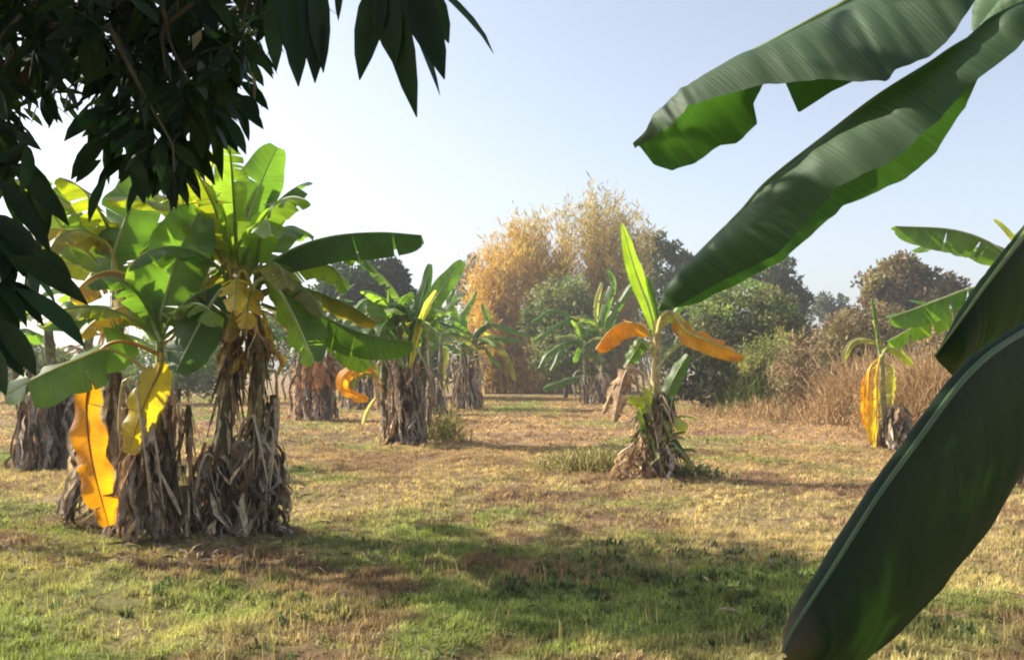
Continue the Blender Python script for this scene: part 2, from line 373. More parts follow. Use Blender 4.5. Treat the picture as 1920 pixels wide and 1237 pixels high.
def grass(name, tx, ty, per, hgt, wid, splay, colf=1.0, tint=None, label=None, rnd=.35):
    n = len(tx); N = n * per
    x = np.repeat(tx, per) + R.normal(0, .03, N) * hgt / .08; y = np.repeat(ty, per) + R.normal(0, .03, N) * hgt / .08
    z = gheight(x, y) - .005
    az = R.uniform(0, 2 * PI, N); d = np.stack([np.cos(az), np.sin(az), 0 * az], 1)
    sp = np.abs(R.normal(0, splay, N)); h = hgt * R.uniform(.4, 1.25, N); w = wid * R.uniform(.6, 1.3, N)
    s = nrm(np.stack([-d[:, 1], d[:, 0], 0 * az], 1) + d * R.normal(0, .4, (N, 1)))
    p0 = np.stack([x, y, z], 1)
    p1 = p0 + d * (h * np.sin(sp * .6) * .55)[:, None] + V(0, 0, 1) * (h * np.cos(sp * .6) * .55)[:, None]
    p2 = p1 + d * (h * np.sin(np.minimum(sp * 1.5, 1.9)) * .5)[:, None] + V(0, 0, 1) * (h * np.cos(np.minimum(sp * 1.5, 1.9)) * .5)[:, None]
    v = np.stack([p0 - s * w[:, None] / 2, p0 + s * w[:, None] / 2, p1 + s * w[:, None] * .4, p1 - s * w[:, None] * .4, p2], 1)
    c = gcol(x, y) if tint is None else np.broadcast_to(np.array(tint), (N, 3))
    c = c * colf * np.repeat(R.uniform(1 - rnd, 1 + rnd, n) * (1 + .35 * vnoise(tx * 5, ty * 5, 91)), per)[:, None] * R.uniform(.75, 1.25, (N, 1))
    k = np.arange(N)[:, None] * 5
    mb = MB(); mb.add(v, k + [[0, 1, 2, 3]], k + [[3, 2, 4]], col=np.repeat(c, 5, 0))
    o = mb.build(name, M_GRASS); o['kind'] = 'stuff'; o['category'] = 'grass'
    if label: o['label'] = label
    return o
def field(y0, y1, dens, spread=.72, clump=.5):
    A = (y1 - y0) * (y0 + y1) * spread; n = int(dens * A * 1.6)
    y = np.sqrt(R.uniform(y0 ** 2, y1 ** 2, n)); x = R.uniform(-1, 1, n) * (y * spread + .5)
    keep = R.uniform(0, 1, n) < np.clip(.55 + clump * fbm(x * 2.2, y * 2.2, 51, 3) + .5 * fbm(x * 7, y * 7, 55, 2), .15, 1)
    return x[keep], y[keep]
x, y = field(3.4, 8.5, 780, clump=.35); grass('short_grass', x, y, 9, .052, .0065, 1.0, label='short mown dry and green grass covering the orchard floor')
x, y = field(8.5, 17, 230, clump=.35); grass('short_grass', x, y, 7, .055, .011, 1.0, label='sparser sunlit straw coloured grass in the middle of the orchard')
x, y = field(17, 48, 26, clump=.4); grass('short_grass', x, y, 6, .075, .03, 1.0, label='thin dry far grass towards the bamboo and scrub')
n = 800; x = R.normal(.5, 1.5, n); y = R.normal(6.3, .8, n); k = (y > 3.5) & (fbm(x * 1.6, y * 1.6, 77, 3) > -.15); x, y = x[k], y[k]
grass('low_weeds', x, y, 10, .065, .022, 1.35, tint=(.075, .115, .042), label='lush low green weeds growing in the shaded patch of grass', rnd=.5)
n = 260; x = R.uniform(-4, 5, n); y = R.uniform(3.6, 9, n); grass('dry_stalks', x, y, 5, .15, .006, .6, tint=(.45, .33, .15), label='pale dry stalks sticking up out of the grass')
# dry leaf litter under the big clump
n = 420; p = np.stack([R.normal(-2.9, .85, n), R.normal(7.35, .38, n), 0 * np.zeros(n)], 1); p[:, 2] = gheight(p[:, 0], p[:, 1]) + R.uniform(.0, .06, n)
n2_ = 520; yy = np.sqrt(R.uniform(14, 200, n2_)); xx = R.uniform(-.75, .75, n2_) * yy
p = np.concatenate([p, np.stack([xx, yy, gheight(xx, yy) + R.uniform(.015, .05, n2_)], 1)]); n += n2_
az = R.uniform(0, 6.28, n); d = np.stack([np.cos(az), np.sin(az), R.normal(0, .25, n)], 1)
mb = MB(); cards(mb, p, d, V(0, 0, 1) + .5 * R.normal(size=(n, 3)), R.uniform(.06, .25, n), R.uniform(.008, .03, n), np.array([BROWN, TAN * .7, GREY * .5, DARK])[R.integers(0, 4, n)] * .75, .2)
o = mb.build('leaf_litter', M_DRY); o['kind'] = 'stuff'; o['label'] = 'brown dry leaf litter, thickest before the big left banana stems'; o['category'] = 'litter'
# ------------------------------------------------------------------ the big clump on the left, three plants of one mat
CAMH = (0, -.9, .3)
def ground_at(px, D): 
    p = at(px, 690, D); p[2] = 0; return p
# plant with the yellow hanging leaves
c = ground_at(303, 7.9)
t = thing('banana_plant', 'banana plant with two yellow hanging leaves, left of the big clump', 'banana plant', c, 'banana plants of the big left clump')
P1 = PX(7.9, (303, 1004), (300, 880), (297, 760), (300, 640)); stem(t, P1, .045, V(.12, .12, .04), V(.26, .30, .09), .35)
shaggy(t, P1, .12, 60, f1=.75)
skirt(t, c + V(-.10, 0, 0), .10, 1.15, .22, .11, 190, (.25, .85), (.02, .08), cols=(BROWN, TAN, GREY, DARK, V(.24, .13, .09)), flare=.12)
deadleaves(t, c + V(-.12, 0, 0), .6, 1.5, .14, 5, W=(.08, .16))
for q_ in (((238, 985), (236, 880), (250, 760)), ((262, 990), (258, 900), (262, 800))):
    shaggy(t, PX(8.0, *q_), .06, 60, cols=(BROWN, DARK, GREY, V(.22, .12, .08)))
shaggy(t, PX(8.0, (335, 990), (340, 860), (328, 700)), .12, 80, cols=(BROWN, TAN, DARK))
leaf(t, PX(7.8, (306, 725), (262, 685), (205, 655, -.1), (150, 672, -.25), (80, 702, -.4), (8, 742, -.5)), .66, CAMH, (.25, -.5), -.3, GREEN * 1.15, RIBY, pet=.3, tears=2, label='broad green leaf reaching out low to the left')
leaf(t, PX(7.7, (300, 665), (235, 640), (190, 655), (172, 705), (162, 768), (170, 850, -.05), (186, 920, -.05), (204, 985)), .33, (.3, -.9, .1), (.05, -.2), -.6, ORANGE * .9, ORANGE * .7, pet=.6, tears=2, ripple=.4, edge=V(.34, .15, .03), label='orange yellow dead leaf hanging to the ground')
leaf(t, PX(7.65, (303, 660), (300, 690), (282, 730), (262, 780), (240, 850)), .36, (.5, -.9, .1), (-.1, -.5), -.4, V(.42, .33, .035), YELLOW * .8, pet=.12, tears=1, ripple=.2, edge=V(.30, .22, .04), label='olive yellow leaf hanging beside the stem')
leaf(t, PX(7.9, (300, 640), (280, 600), (262, 560), (250, 500)), .22, CAMH, (.4, .4), .3, LTGREEN, RIBP, tears=0)
leaf(t, PX(7.85, (302, 640), (285, 600), (272, 560), (262, 540), (245, 590)), .24, CAMH, (-.4, -.4), -.3, LTGREEN * 1.2, RIBP, tears=2)
leaf(t, PX(7.9, (302, 650), (330, 620), (300, 585), (235, 575), (180, 600), (150, 630)), .3, CAMH, (-.2, -.4), -.5, V(.35, .25, .05), RIBY, pet=.3, tears=4, edge=BROWN)
rleaf(t, P1[-1], 2.2, 1.0, 1.5, 1.6, .42); rleaf(t, P1[-1], .9, .7, 1.3, 1.5, .4, col=LTGREEN)
# tall plant in the middle
c = ground_at(408, 8.1)
t = thing('banana_plant', 'tallest banana plant of the big left clump, with a dark ragged trunk', 'banana plant', c, 'banana plants of the big left clump')
P2 = PX(8.1, (404, 1012), (415, 880), (424, 760), (436, 640), (444, 545)); stem(t, P2, .075, DARK * .8, V(.16, .16, .05), .5)
shaggy(t, P2, .075, 110, cols=(BROWN, DARK, DARK, TAN), f1=.8)
skirt(t, c + V(.0, 0, 0), .08, .85, .19, .09, 140, (.2, .6), (.02, .07), cols=(GREY, DARK, BROWN, TAN), flare=.12)
deadleaves(t, c + V(.05, 0, 0), .5, .9, .12, 3, W=(.06, .12))
leaf(t, PX(8.1, (435, 600), (443, 500), (468, 400), (495, 330), (520, 276)), .46, CAMH, (.35, -.5), -.3, GREEN * 1.25, RIBP, pet=.2, tears=1, label='bright green leaf pointing up against the sky')
leaf(t, PX(8.2, (450, 540), (470, 460), (487, 405), (497, 345)), .4, (.3, -.9, .1), (-.7, -.3), -.5, DKGREEN, RIB, pet=.2, tears=2)
leaf(t, PX(7.9, (296, 612), (318, 530), (345, 450), (376, 392)), .62, (-.35, -.8, .1), (1.2, -.15), -.2, GREEN * 1.25, RIBP, pet=.05, tears=1)
leaf(t, PX(8.2, (432, 560), (412, 480), (385, 410), (352, 340)), .5, CAMH, (-.3, .2), -.3, GREEN * 1.2, RIBP, pet=.25, tears=1)
leaf(t, PX(8.0, (380, 610), (335, 490), (345, 400), (332, 330)), .28, CAMH, (.2, -.3), -.2, YGREEN * .8, RIBY, pet=.2, tears=3, edge=V(.5, .4, .05))
leaf(t, PX(8.0, (440, 560), (428, 480), (434, 400), (424, 340)), .30, CAMH, (-.3, .3), -.2, V(.42, .38, .03), RIBY, pet=.3, tears=4, edge=V(.30, .14, .03), label='yellow torn leaf near the top')
leaf(t, PX(8.3, (445, 540), (410, 420), (398, 350), (398, 285)), .18, CAMH, (.9, .9), .2, V(.40, .40, .20), RIBP, pet=.2, tears=0)
leaf(t, PX(7.7, (448, 560), (425, 540), (405, 555), (370, 615, -.1), (330, 695, -.2)), .46, (.1, -.9, .4), (-.25, -.15), -.35, DKGREEN * 1.1, RIBP, pet=.22, tears=1, label='dark green leaf hanging in front of the trunks')
leaf(t, PX(8.0, (445, 520), (435, 480), (400, 515), (360, 560), (330, 600)), .34, (.3, -.9, .2), (-.3, -.6), -.4, OLIVE, RIBY, pet=.25, tears=3, edge=V(.35, .22, .05))
leaf(t, PX(8.2, (440, 540), (400, 500), (340, 470), (285, 480), (240, 500)), .34, CAMH, (-.3, -.4), -.5, V(.50, .42, .03), RIBY, pet=.2, tears=5, edge=V(.4, .2, .03))
for az, el, dr, Ln, W, cl in ((2.2, 1.3, .9, 1.5, .4, YGREEN * .75), (1.5, 1.35, .7, 1.5, .4, YGREEN * .6), (3.0, 1.25, 1.0, 1.3, .36, YGREEN * .9), (2.6, 1.0, 1.7, 1.6, .45, GREEN), (1.7, 1.2, 1.0, 1.6, .42, LTGREEN), (3.4, 1.2, 1.4, 1.5, .42, YGREEN * .7), (1.0, 1.3, .9, 1.5, .36, GREEN), (4.0, .9, 1.9, 1.2, .36, GREEN)):
    rleaf(t, P2[-1], az, el, Ln, dr, W, col=cl, tears=7)
# right plant
c = ground_at(478, 8.15)
t = thing('banana_plant', 'banana plant of the big left clump with one leaf stretched flat right', 'banana plant', c, 'banana plants of the big left clump')
P3 = PX(8.15, (470, 1000), (478, 880), (484, 760), (482, 640), (478, 535)); stem(t, P3, .055, DARK, V(.22, .20, .06), .5)
P3b = PX(8.2, (505, 985), (508, 870), (512, 740)); tube_ = MB(); tube(tube_, P3b, [.05, .04, .03], 8, col=DARK); tube_.build('dead_stem', M_BARK, t)
shaggy(t, P3, .06, 110, cols=(BROWN, DARK, TAN, V(.36, .30, .14)), f1=.85)
shaggy(t, P3b, .06, 70, cols=(DARK, BROWN, TAN, GREY), f1=1.0)
skirt(t, c + V(.06, 0, 0), .1, 1.0, .21, .11, 150, (.2, .6), (.02, .07), cols=(GREY, DARK, BROWN, TAN), flare=.14)
deadleaves(t, c + V(.04, 0, 0), .6, 1.5, .10, 5, W=(.06, .12))
skirt(t, c + V(-.05, -.02, 1.5), .1, .75, .15, .08, 60, (.2, .5), (.02, .07), cols=(V(.40, .27, .07), BROWN, TAN, V(.5, .36, .05)), name='withered_leaf_tuft', flare=.22)
leaf(t, PX(8.1, (476, 570), (500, 505), (530, 478), (580, 455, -.05), (640, 441, -.1), (715, 436, -.15), (790, 441, -.2)), .52, (0, -.5, 1), (-1.0, -1.15), -.35, DKGREEN * 1.15, RIB, pet=.2, tears=2, ripple=.12, tip=.3, label='long green leaf stretched out flat to the right')
leaf(t, PX(7.8, (470, 560), (482, 528), (508, 525), (545, 580, -.1), (590, 678, -.2)), .46, (.15, -.9, .35), (-.5, -.75), -.35, GREEN, RIBP * 1.2, pet=.25, tears=3, label='drooping leaf with a pale midrib', colr=LTGREEN * 1.5)
leaf(t, PX(8.2, (480, 560), (530, 545), (600, 590), (680, 625), (775, 642)), .50, (0, -.6, .8), (-.5, -.7), -.3, GREEN, RIB, pet=.2, tears=3)
leaf(t, PX(8.1, (480, 550), (540, 535), (600, 550), (660, 575), (706, 606)), .34, (0, -.6, .8), (-.6, -.8), -.4, OLIVE, RIB, pet=.2, tears=3, edge=V(.42, .26, .06))
leaf(t, PX(8.3, (490, 570), (570, 600), (640, 640), (690, 690)), .4, (0, -.8, .5), (-.3, -.6), -.4, LTGREEN, RIB, pet=.2, tears=4)
leaf(t, PX(8.5, (480, 560), (560, 500), (620, 500), (650, 545)), .34, (0, -.6, .8), (-.5, -.7), -.3, LTGREEN, RIB, pet=.2, tears=4)
leaf(t, PX(7.9, (480, 560), (455, 505), (440, 560), (425, 640)), .3, CAMH, (-.4, -.5), -.5, V(.30, .22, .05), RIBY, pet=.3, tears=4, edge=BROWN)
for az, el, dr, Ln, W, cl in ((.5, .9, 1.8, 1.4, .42, GREEN), (1.4, 1.1, 1.5, 1.5, .42, GREEN), (5.3, .6, 1.7, 1.0, .36, OLIVE)):
    rleaf(t, P3[-1], az, el, Ln, dr, W, col=cl, tears=4)
for c0, az, el, Ln, dr, W, cl in ((P1, 4.5, 1.1, 1.2, 1.7, .34, GREEN), (P1, 5.6, .9, 1.1, 1.9, .34, LTGREEN), (P1, 3.6, .8, 1.1, 1.6, .34, YGREEN * .6),
                                  (P2, 4.9, 1.3, 1.5, .7, .34, LTGREEN * 1.15), (P2, 5.5, 1.2, 1.5, 1.6, .36, LTGREEN), (P2, 4.3, 1.3, 1.5, .8, .36, YGREEN * .8), (P2, 5.0, .3, 1.1, 1.3, .3, V(.45, .34, .05)), (P2, 4.2, .1, .8, 1.2, .22, OLIVE),
                                  (P3, 5.1, 1.0, 1.4, 1.8, .36, LTGREEN), (P3, 5.7, .2, 1.0, 1.3, .3, OLIVE), (P3, 4.9, -.1, .9, 1.0, .26, V(.5, .34, .06))):
    rleaf(bpy.data.objects[{id(P1): 'banana_plant', id(P2): 'banana_plant.001', id(P3): 'banana_plant.002'}[id(c0)]], c0[-1], az, el, Ln, dr, W, col=cl, tears=6)
# plant behind at the left
c = ground_at(215, 8.9)
t = thing('banana_plant', 'banana plant at the left back of the big left clump, broad leaves up', 'banana plant', c, 'banana plants of the big left clump')
P4 = PX(8.9, (215, 930), (215, 800), (212, 690), (222, 580), (225, 500)); stem(t, P4, .085, DARK, V(.25, .25, .08), .4)
shaggy(t, P4, .1, 60); skirt(t, c, .1, 1.4, .3, .16, 110, (.4, .9), (.04, .12))
leaf(t, PX(8.6, (222, 560), (212, 490), (232, 420), (266, 335)), .60, CAMH, (-.2, -.3), -.2, GREEN * 1.0, RIBP, pet=.2, tears=2, label='broad upright green leaf')
leaf(t, PX(8.8, (222, 540), (170, 480), (112, 420), (50, 330)), .42, CAMH, (-.5, .2), -.2, LTGREEN, RIBP, pet=.2, tears=3)
leaf(t, PX(8.6, (222, 530), (205, 460), (150, 436), (100, 428), (60, 430)), .34, (0, -.6, .8), (-.6, -.9), -.4, V(.26, .22, .06), RIBY, pet=.25, tears=4, edge=V(.4, .3, .08))
leaf(t, PX(8.4, (224, 560), (250, 525), (215, 508), (170, 520), (130, 560)), .44, (0, -.7, .6), (-.7, -1), -.3, V(.22, .15, .09), RIBY, pet=.25, tears=3, edge=V(.55, .40, .05), label='half withered leaf turning brown and yellow')
leaf(t, PX(8.4, (230, 600), (265, 590), (200, 588), (140, 590), (70, 600)), .36, (0, -.7, .6), (-.5, -.9), -.3, GREEN * .9, RIBP, pet=.2, tears=5)
leaf(t, PX(8.9, (222, 540), (160, 500), (120, 490), (70, 440)), .34, CAMH, (-.4, -.2), -.3, V(.30, .32, .05), RIBP, pet=.2, tears=5)
for az, el, dr, Ln, W, cl in ((2.9, .8, 1.7, 1.4, .42, YGREEN * .7), (2.2, .6, 1.3, 1.5, .45, LTGREEN), (3.6, 1.1, 1.3, 1.6, .42, YGREEN * .8), (2.7, 1.0, 1.3, 1.3, .4, LTGREEN * 1.2), (4.6, 1.1, 1.2, 1.3, .38, YGREEN * .7), (.4, 1.1, 1.6, 1.4, .42, LTGREEN), (1.2, .8, 1.6, 1.4, .42, GREEN), (4.4, .9, 2.1, 1.1, .38, OLIVE)):
    rleaf(t, P4[-1], az, el, Ln, dr, W, col=cl, tears=5)

# ------------------------------------------------------------------ clumps further off
def clump(label, px, D, halfw, hsk, stems, crown, nrand, N=230, Lf=1.6, dark=1.0, group='banana clumps further into the orchard', cols=(GREY, GREY, TAN, BROWN, DARK), seed=0, elr=(.2, 1.35), W=.4):
    c = ground_at(px, D); t = thing('banana_clump', label, 'banana clump', c, group)
    for dx, h in stems:
        b = c + V(dx * .7, R.uniform(-.25, .25), 0); tp = c + V(dx, R.uniform(-.2, .2), h)
        stem(t, [b, (b + tp) / 2 + V(R.normal(0, .05), 0, 0), tp], .09, DARK, V(.2, .21, .07))
        for k in range(nrand):
            az = R.uniform(0, 2 * PI); el = R.uniform(*elr)
            cl = (GREEN, GREEN, LTGREEN, DKGREEN, OLIVE)[R.integers(0, 5)] * dark * R.uniform(.8, 1.2)
            rleaf(t, tp, az, el, Lf * R.uniform(.65, 1.15), R.uniform(.6, 1.7), W * R.uniform(.75, 1.15), col=cl, tears=R.integers(3, 9), rows=20)
    skirt(t, c, .08, hsk, halfw * .85, halfw * .62, int(N * .85), (.3, min(1.1, hsk)), (.03, .12), cols=cols, flare=.10)
    deadleaves(t, c, hsk * .6, hsk * 1.15, halfw * .62, 9, cols=(TAN, GREY, BROWN), W=(.12, .26))
    return t, c
# middle clump
t, c = clump('middle clump with a thick grey skirt of dead leaves and a tall pale rolled leaf', 757, 17.8, .52, 1.75, ((-.4, 2.0), (-.1, 2.3), (.15, 2.3), (.4, 2.1)), None, 6, 330, 1.55, elr=(.3, 1.35), W=.40)
leaf(t, PX(17.7, (770, 690), (780, 600), (796, 540), (806, 495)), .28, CAMH, (-.2, -.2), -.2, DKGREEN, RIB, tears=0)
leaf(t, PX(17.6, (772, 690), (788, 610), (822, 550), (868, 490)), .42, CAMH, (.2, -.4), -.2, GREEN * 1.2, RIBP, pet=.25, tears=1)
leaf(t, PX(17.5, (770, 690), (785, 620), (802, 575), (818, 545)), .26, CAMH, (.8, .8), .3, V(.5, .46, .14), RIBY, tears=0, label='pale yellow rolled leaf')
for x0, tip in ((728, 545), (756, 560), (738, 575)):
    leaf(t, PX(17.6, (760, 700), (x0 + 5, 640), (x0, tip)), .13, CAMH, (1, 1), .2, LTGREEN, RIBP, tears=0)
leaf(t, PX(17.4, (755, 690), (720, 600), (690, 560), (640, 610)), .45, (0, -.7, .6), (-.3, -.5), -.3, GREEN, RIB, pet=.2, tears=2)
leaf(t, PX(17.2, (760, 690), (735, 640), (705, 615), (672, 650), (650, 690)), .5, (0, -.7, .6), (-.3, -.5), -.3, GREEN * 1.1, RIB, pet=.2, tears=2)
leaf(t, PX(17.3, (720, 720), (690, 690), (660, 700), (642, 735)), .42, (-.2, -.8, .3), (-.3, -.6), -.3, V(.15, .16, .06), RIBY, pet=.2, tears=2)
leaf(t, PX(17.2, (720, 735), (690, 690), (648, 700), (642, 725), (665, 740), (690, 748)), .34, (-.2, -.8, .3), (-.3, -.6), -.3, ORANGE, ORANGE, pet=.3, tears=3, label='orange hanging leaf')
leaf(t, PX(17.5, (705, 745), (690, 770), (680, 795)), .10, CAMH, (.3, .3), .2, TAN, TAN, tears=0)
# reddish clump behind the big one
t, c = clump('clump with reddish brown dead leaves between the big clump and the middle clump', 588, 26, .85, 2.1, ((-.6, 2.3), (-.2, 2.6), (.2, 2.5), (.6, 2.3)), None, 7, 340, 1.85, cols=(GREY, V(.30, .17, .12), V(.35, .22, .15), TAN, DARK))
skirt(t, c + V(.3, -.2, .9), .2, 1.2, .6, .5, 60, (.5, 1.0), (.08, .2), cols=(V(.34, .15, .06), V(.42, .24, .10)), name='withered_leaf_tuft')
t, c = clump('clump glimpsed behind and between the reddish clump and the middle clump', 672, 33, .7, 1.6, ((-.5, 2.3), (0, 2.7), (.5, 2.4)), None, 7, 200, 1.9, 1.1)
t, c = clump('clump glimpsed just right of the middle clump, in front of the star shaped one', 815, 29, .4, 1.2, ((-.2, 2.2), (.2, 2.5)), None, 6, 120, 1.6, 1.1)
# far clump with star of leaves
t, c = clump('far clump with narrow dark leaves spreading like a star in front of the orange bamboo', 877, 33, .72, 2.0, ((-.25, 2.4), (.3, 2.5)), None, 6, 240, 1.8, 1.1)
for pts, w, cl in ((((880, 660), (895, 625), (915, 600), (905, 570)), .35, GREEN), (((880, 660), (900, 615), (935, 608), (990, 628)), .42, GREEN), (((880, 660), (905, 640), (940, 632), (985, 640)), .35, GREEN),
                   (((880, 660), (910, 640), (945, 660), (966, 712)), .32, OLIVE * .7), (((880, 660), (905, 650), (925, 670), (940, 690)), .3, GREEN), (((880, 660), (850, 620), (815, 640), (790, 690)), .45, GREEN),
                   (((880, 660), (860, 600), (845, 560), (850, 540)), .5, GREEN), (((880, 660), (870, 590), (885, 560), (892, 545)), .4, LTGREEN), (((880, 660), (840, 640), (830, 690), (822, 780)), .4, V(.30, .30, .07))):
    leaf(t, PX(33, *pts), w, (0, -.6, .8), (-.3, -.5), -.4, cl, RIB, pet=.2, tears=2, rows=18)
# dark clump behind the lone plant
t, c = clump('dark low clump with feathery drooping leaves, behind the lone plant with orange leaves', 1112, 38, .8, 1.3, ((-.4, 2.4), (.5, 2.8)), None, 7, 140, 1.9, 1.05, cols=(DARK, BROWN, GREY), elr=(.1, 1.1))
for pts, w, cl in ((((1120, 680), (1110, 600), (1060, 600), (1000, 640)), .42, GREEN), (((1120, 680), (1090, 610), (1040, 580), (995, 605)), .42, GREEN), (((1120, 690), (1090, 640), (1060, 650), (1032, 695)), .4, GREEN),
                   (((1125, 680), (1130, 600), (1150, 530), (1140, 505)), .5, GREEN), (((1125, 680), (1145, 600), (1180, 540), (1195, 520)), .5, GREEN), (((1125, 680), (1118, 580), (1128, 530)), .3, V(.3, .3, .1)), (((1125, 710), (1110, 705), (1065, 710), (1018, 728)), .55, GREEN * .8), (((1120, 690), (1080, 640), (1030, 660), (1010, 690)), .4, GREEN)):
    leaf(t, PX(38, *pts), w, (0, -.8, .6), (-.3, -.5), -.4, cl, RIB, pet=.2, tears=3, rows=18)
# banana behind the foreground leaf
t, c = clump('banana clump with bright leaves, half hidden under the long foreground leaf', 1345, 37, .5, 1.6, ((-.3, 3.5), (.35, 3.8)), None, 3, 60, 1.9)
for pts in (((1340, 620), (1355, 555), (1400, 525), (1450, 535)), ((1340, 620), (1322, 570), (1290, 555), (1262, 590)), ((1345, 620), (1370, 580), (1400, 565), (1430, 590)), ((1345, 620), (1360, 550), (1380, 520), (1400, 500)), ((1345, 620), (1330, 560), (1310, 540), (1290, 545)), ((1345, 620), (1350, 580), (1345, 560), (1330, 600))):
    leaf(t, PX(36.8, *pts), .62, (0, -.7, .7), (-.4, -.6), -.3, LTGREEN * 1.3, RIBP, pet=.2, tears=7, rows=22)
# grey clump at far left
t, c = clump('row of grey shaggy trunks at the left edge under the mango leaves', 100, 13.6, .6, 1.65, ((-.55, 2.0), (.0, 2.2), (.5, 2.0)), None, 5, 420, 1.5, cols=(GREY * .75, GREY, DARK, DARK, BROWN))
# ------------------------------------------------------------------ lone plant right of centre
c = ground_at(1228, 12.2); D = 12.2
t = thing('banana_plant', 'lone banana plant with two orange leaves and one upright yellow green leaf, mid orchard', 'banana plant', c)
PL = PX(D, (1226, 892), (1228, 780), (1230, 690), (1234, 598)); stem(t, PL, .07, V(.34, .25, .13), V(.48, .40, .15), .3)
skirt(t, c, .05, 1.2, .32, .12, 210, (.15, .5), (.02, .08), cols=(TAN, BROWN, GREY, V(.45, .33, .2), DARK, V(.2, .22, .09)), flare=.16)
deadleaves(t, c, .45, 1.25, .15, 7, L=(.3, .6), W=(.07, .14))
for k in range(16):
    rleaf(t, c + V(R.normal(0, .12), R.normal(0, .1), R.uniform(.15, .75)), R.uniform(0, 6.28), R.uniform(.3, 1.2), R.uniform(.3, .55), R.uniform(.6, 1.8), R.uniform(.09, .16), col=(GREEN, LTGREEN, YGREEN * .8, OLIVE, TAN, DKGREEN)[k % 6], tears=1, rows=14)
skirt(t, c + V(-.25, -.05, 0), .05, .55, .3, .1, 60, (.2, .45), (.03, .09), cols=(TAN, BROWN, V(.45, .33, .2)), flare=.2, name='dead_leaf_pile')
leaf(t, PX(D, (1232, 640), (1218, 580), (1192, 510), (1166, 418)), .25, CAMH, (.15, -.3), -.2, V(.24, .36, .03), RIBP, tears=0, tip=.75, label='upright yellow green leaf tapering to a point')
leaf(t, PX(D + .1, (1232, 650), (1226, 590), (1212, 520)), .16, CAMH, (.7, .5), .3, GREEN, RIBP, tears=0)
leaf(t, PX(D - .1, (1233, 625), (1242, 592), (1262, 588), (1288, 622, -.1), (1330, 640, -.2), (1396, 668, -.3)), .36, (0, -.75, .6), (-.3, -.7), -.3, V(.44, .205, .014), RIBY, pet=.38, tears=2, edge=V(.30, .11, .02), rw=.03, label='orange leaf drooping to the right on a bent yellow stalk')
leaf(t, PX(D - .12, (1235, 620), (1250, 595), (1275, 600), (1300, 640)), .2, CAMH, (-.3, -.5), -.3, V(.36, .38, .09), RIBY, tears=2)
leaf(t, PX(D - .1, (1230, 660), (1214, 622), (1190, 606), (1160, 608), (1136, 628), (1118, 655)), .46, (0, -.75, .6), (-.4, -.7), -.3, V(.44, .205, .014), RIBY, pet=.25, tears=1, edge=V(.36, .14, .02), label='orange leaf arching to the left')
leaf(t, PX(D, (1226, 670), (1205, 640), (1190, 660), (1172, 690)), .24, CAMH, (-.3, -.6), -.4, GREEN * 1.2, RIBP, pet=.2, tears=3)
leaf(t, PX(D - .15, (1222, 730), (1205, 700), (1180, 690), (1165, 720), (1150, 790)), .26, CAMH, (.2, -.6), -.6, V(.40, .27, .16), TAN, pet=.25, tears=6, edge=BROWN, ripple=.6, mat=M_DRY, label='tan withered leaf hanging at the left')
leaf(t, PX(D - .05, (1222, 750), (1190, 715), (1160, 710), (1130, 775)), .14, CAMH, (.2, -.6), -.6, V(.42, .30, .16), TAN, pet=.3, tears=4, edge=BROWN, ripple=.6, mat=M_DRY)
leaf(t, PX(D, (1235, 800), (1248, 745), (1268, 700), (1290, 665)), .26, CAMH, (-.4, .2), -.3, GREEN * .9, RIBP, pet=.2, tears=2)
leaf(t, PX(D - .1, (1232, 690), (1262, 655), (1290, 640)), .05, CAMH, (.2, .2), .1, V(.3, .3, .12), RIBP, tears=0)
for p, w, cl in ((((1225, 790), (1205, 755), (1178, 745)), .2, YGREEN), (((1225, 790), (1215, 740), (1222, 722)), .16, YGREEN * .9), (((1226, 830), (1210, 790), (1196, 770)), .15, LTGREEN), (((1235, 830), (1262, 795), (1290, 800)), .22, V(.45, .5, .12)), (((1228, 850), (1220, 820), (1200, 800)), .15, GREEN), (((1238, 850), (1260, 830), (1285, 860)), .15, GREEN), (((1240, 860), (1270, 840), (1300, 880)), .12, OLIVE), (((1232, 800), (1255, 770), (1262, 740)), .14, DKGREEN)):
    leaf(t, PX(D - .15, *p), w, CAMH, (-.2, -.3), -.3, cl, RIBP, tears=1, rows=16)
# ------------------------------------------------------------------ thin plant at the right edge of the field
c = ground_at(1655, 16.6); D = 16.6
t = thing('banana_plant', 'thin banana plant with bright yellow hanging leaves before the dry thicket on the right', 'banana plant', c)
PT = PX(D, (1662, 840), (1656, 750), (1652, 660), (1640, 600)); stem(t, PT, .05, V(.2, .17, .06), V(.33, .34, .1), .3)
leaf(t, PX(D, (1650, 670), (1642, 620), (1634, 560)), .12, CAMH, (.8, .8), .2, GREEN, RIBP, tears=0)
leaf(t, PX(D, (1652, 670), (1632, 690), (1628, 740), (1632, 830)), .16, CAMH, (.2, -.4), -.5, YELLOW, YELLOW, pet=.15, tears=3, ripple=.5, label='bright yellow dead leaf hanging to the ground')
leaf(t, PX(D - .05, (1652, 665), (1645, 700), (1644, 760), (1640, 840)), .14, CAMH, (-.3, .2), -.5, V(.7, .52, .06), YELLOW, pet=.1, tears=3, ripple=.5)
leaf(t, PX(D + .05, (1650, 680), (1625, 710), (1620, 760), (1622, 800)), .16, CAMH, (-.3, .2), -.5, ORANGE, YELLOW, pet=.15, tears=2, ripple=.5)
leaf(t, PX(D - .1, (1652, 670), (1664, 652), (1685, 660), (1712, 684)), .22, CAMH, (-.3, -.5), -.3, YGREEN * .9, RIBP, pet=.15, tears=1)
leaf(t, PX(D, (1652, 680), (1672, 690), (1672, 720), (1670, 760)), .2, CAMH, (-.3, -.5), -.3, V(.3, .27, .06), RIBP, pet=.15, tears=3)
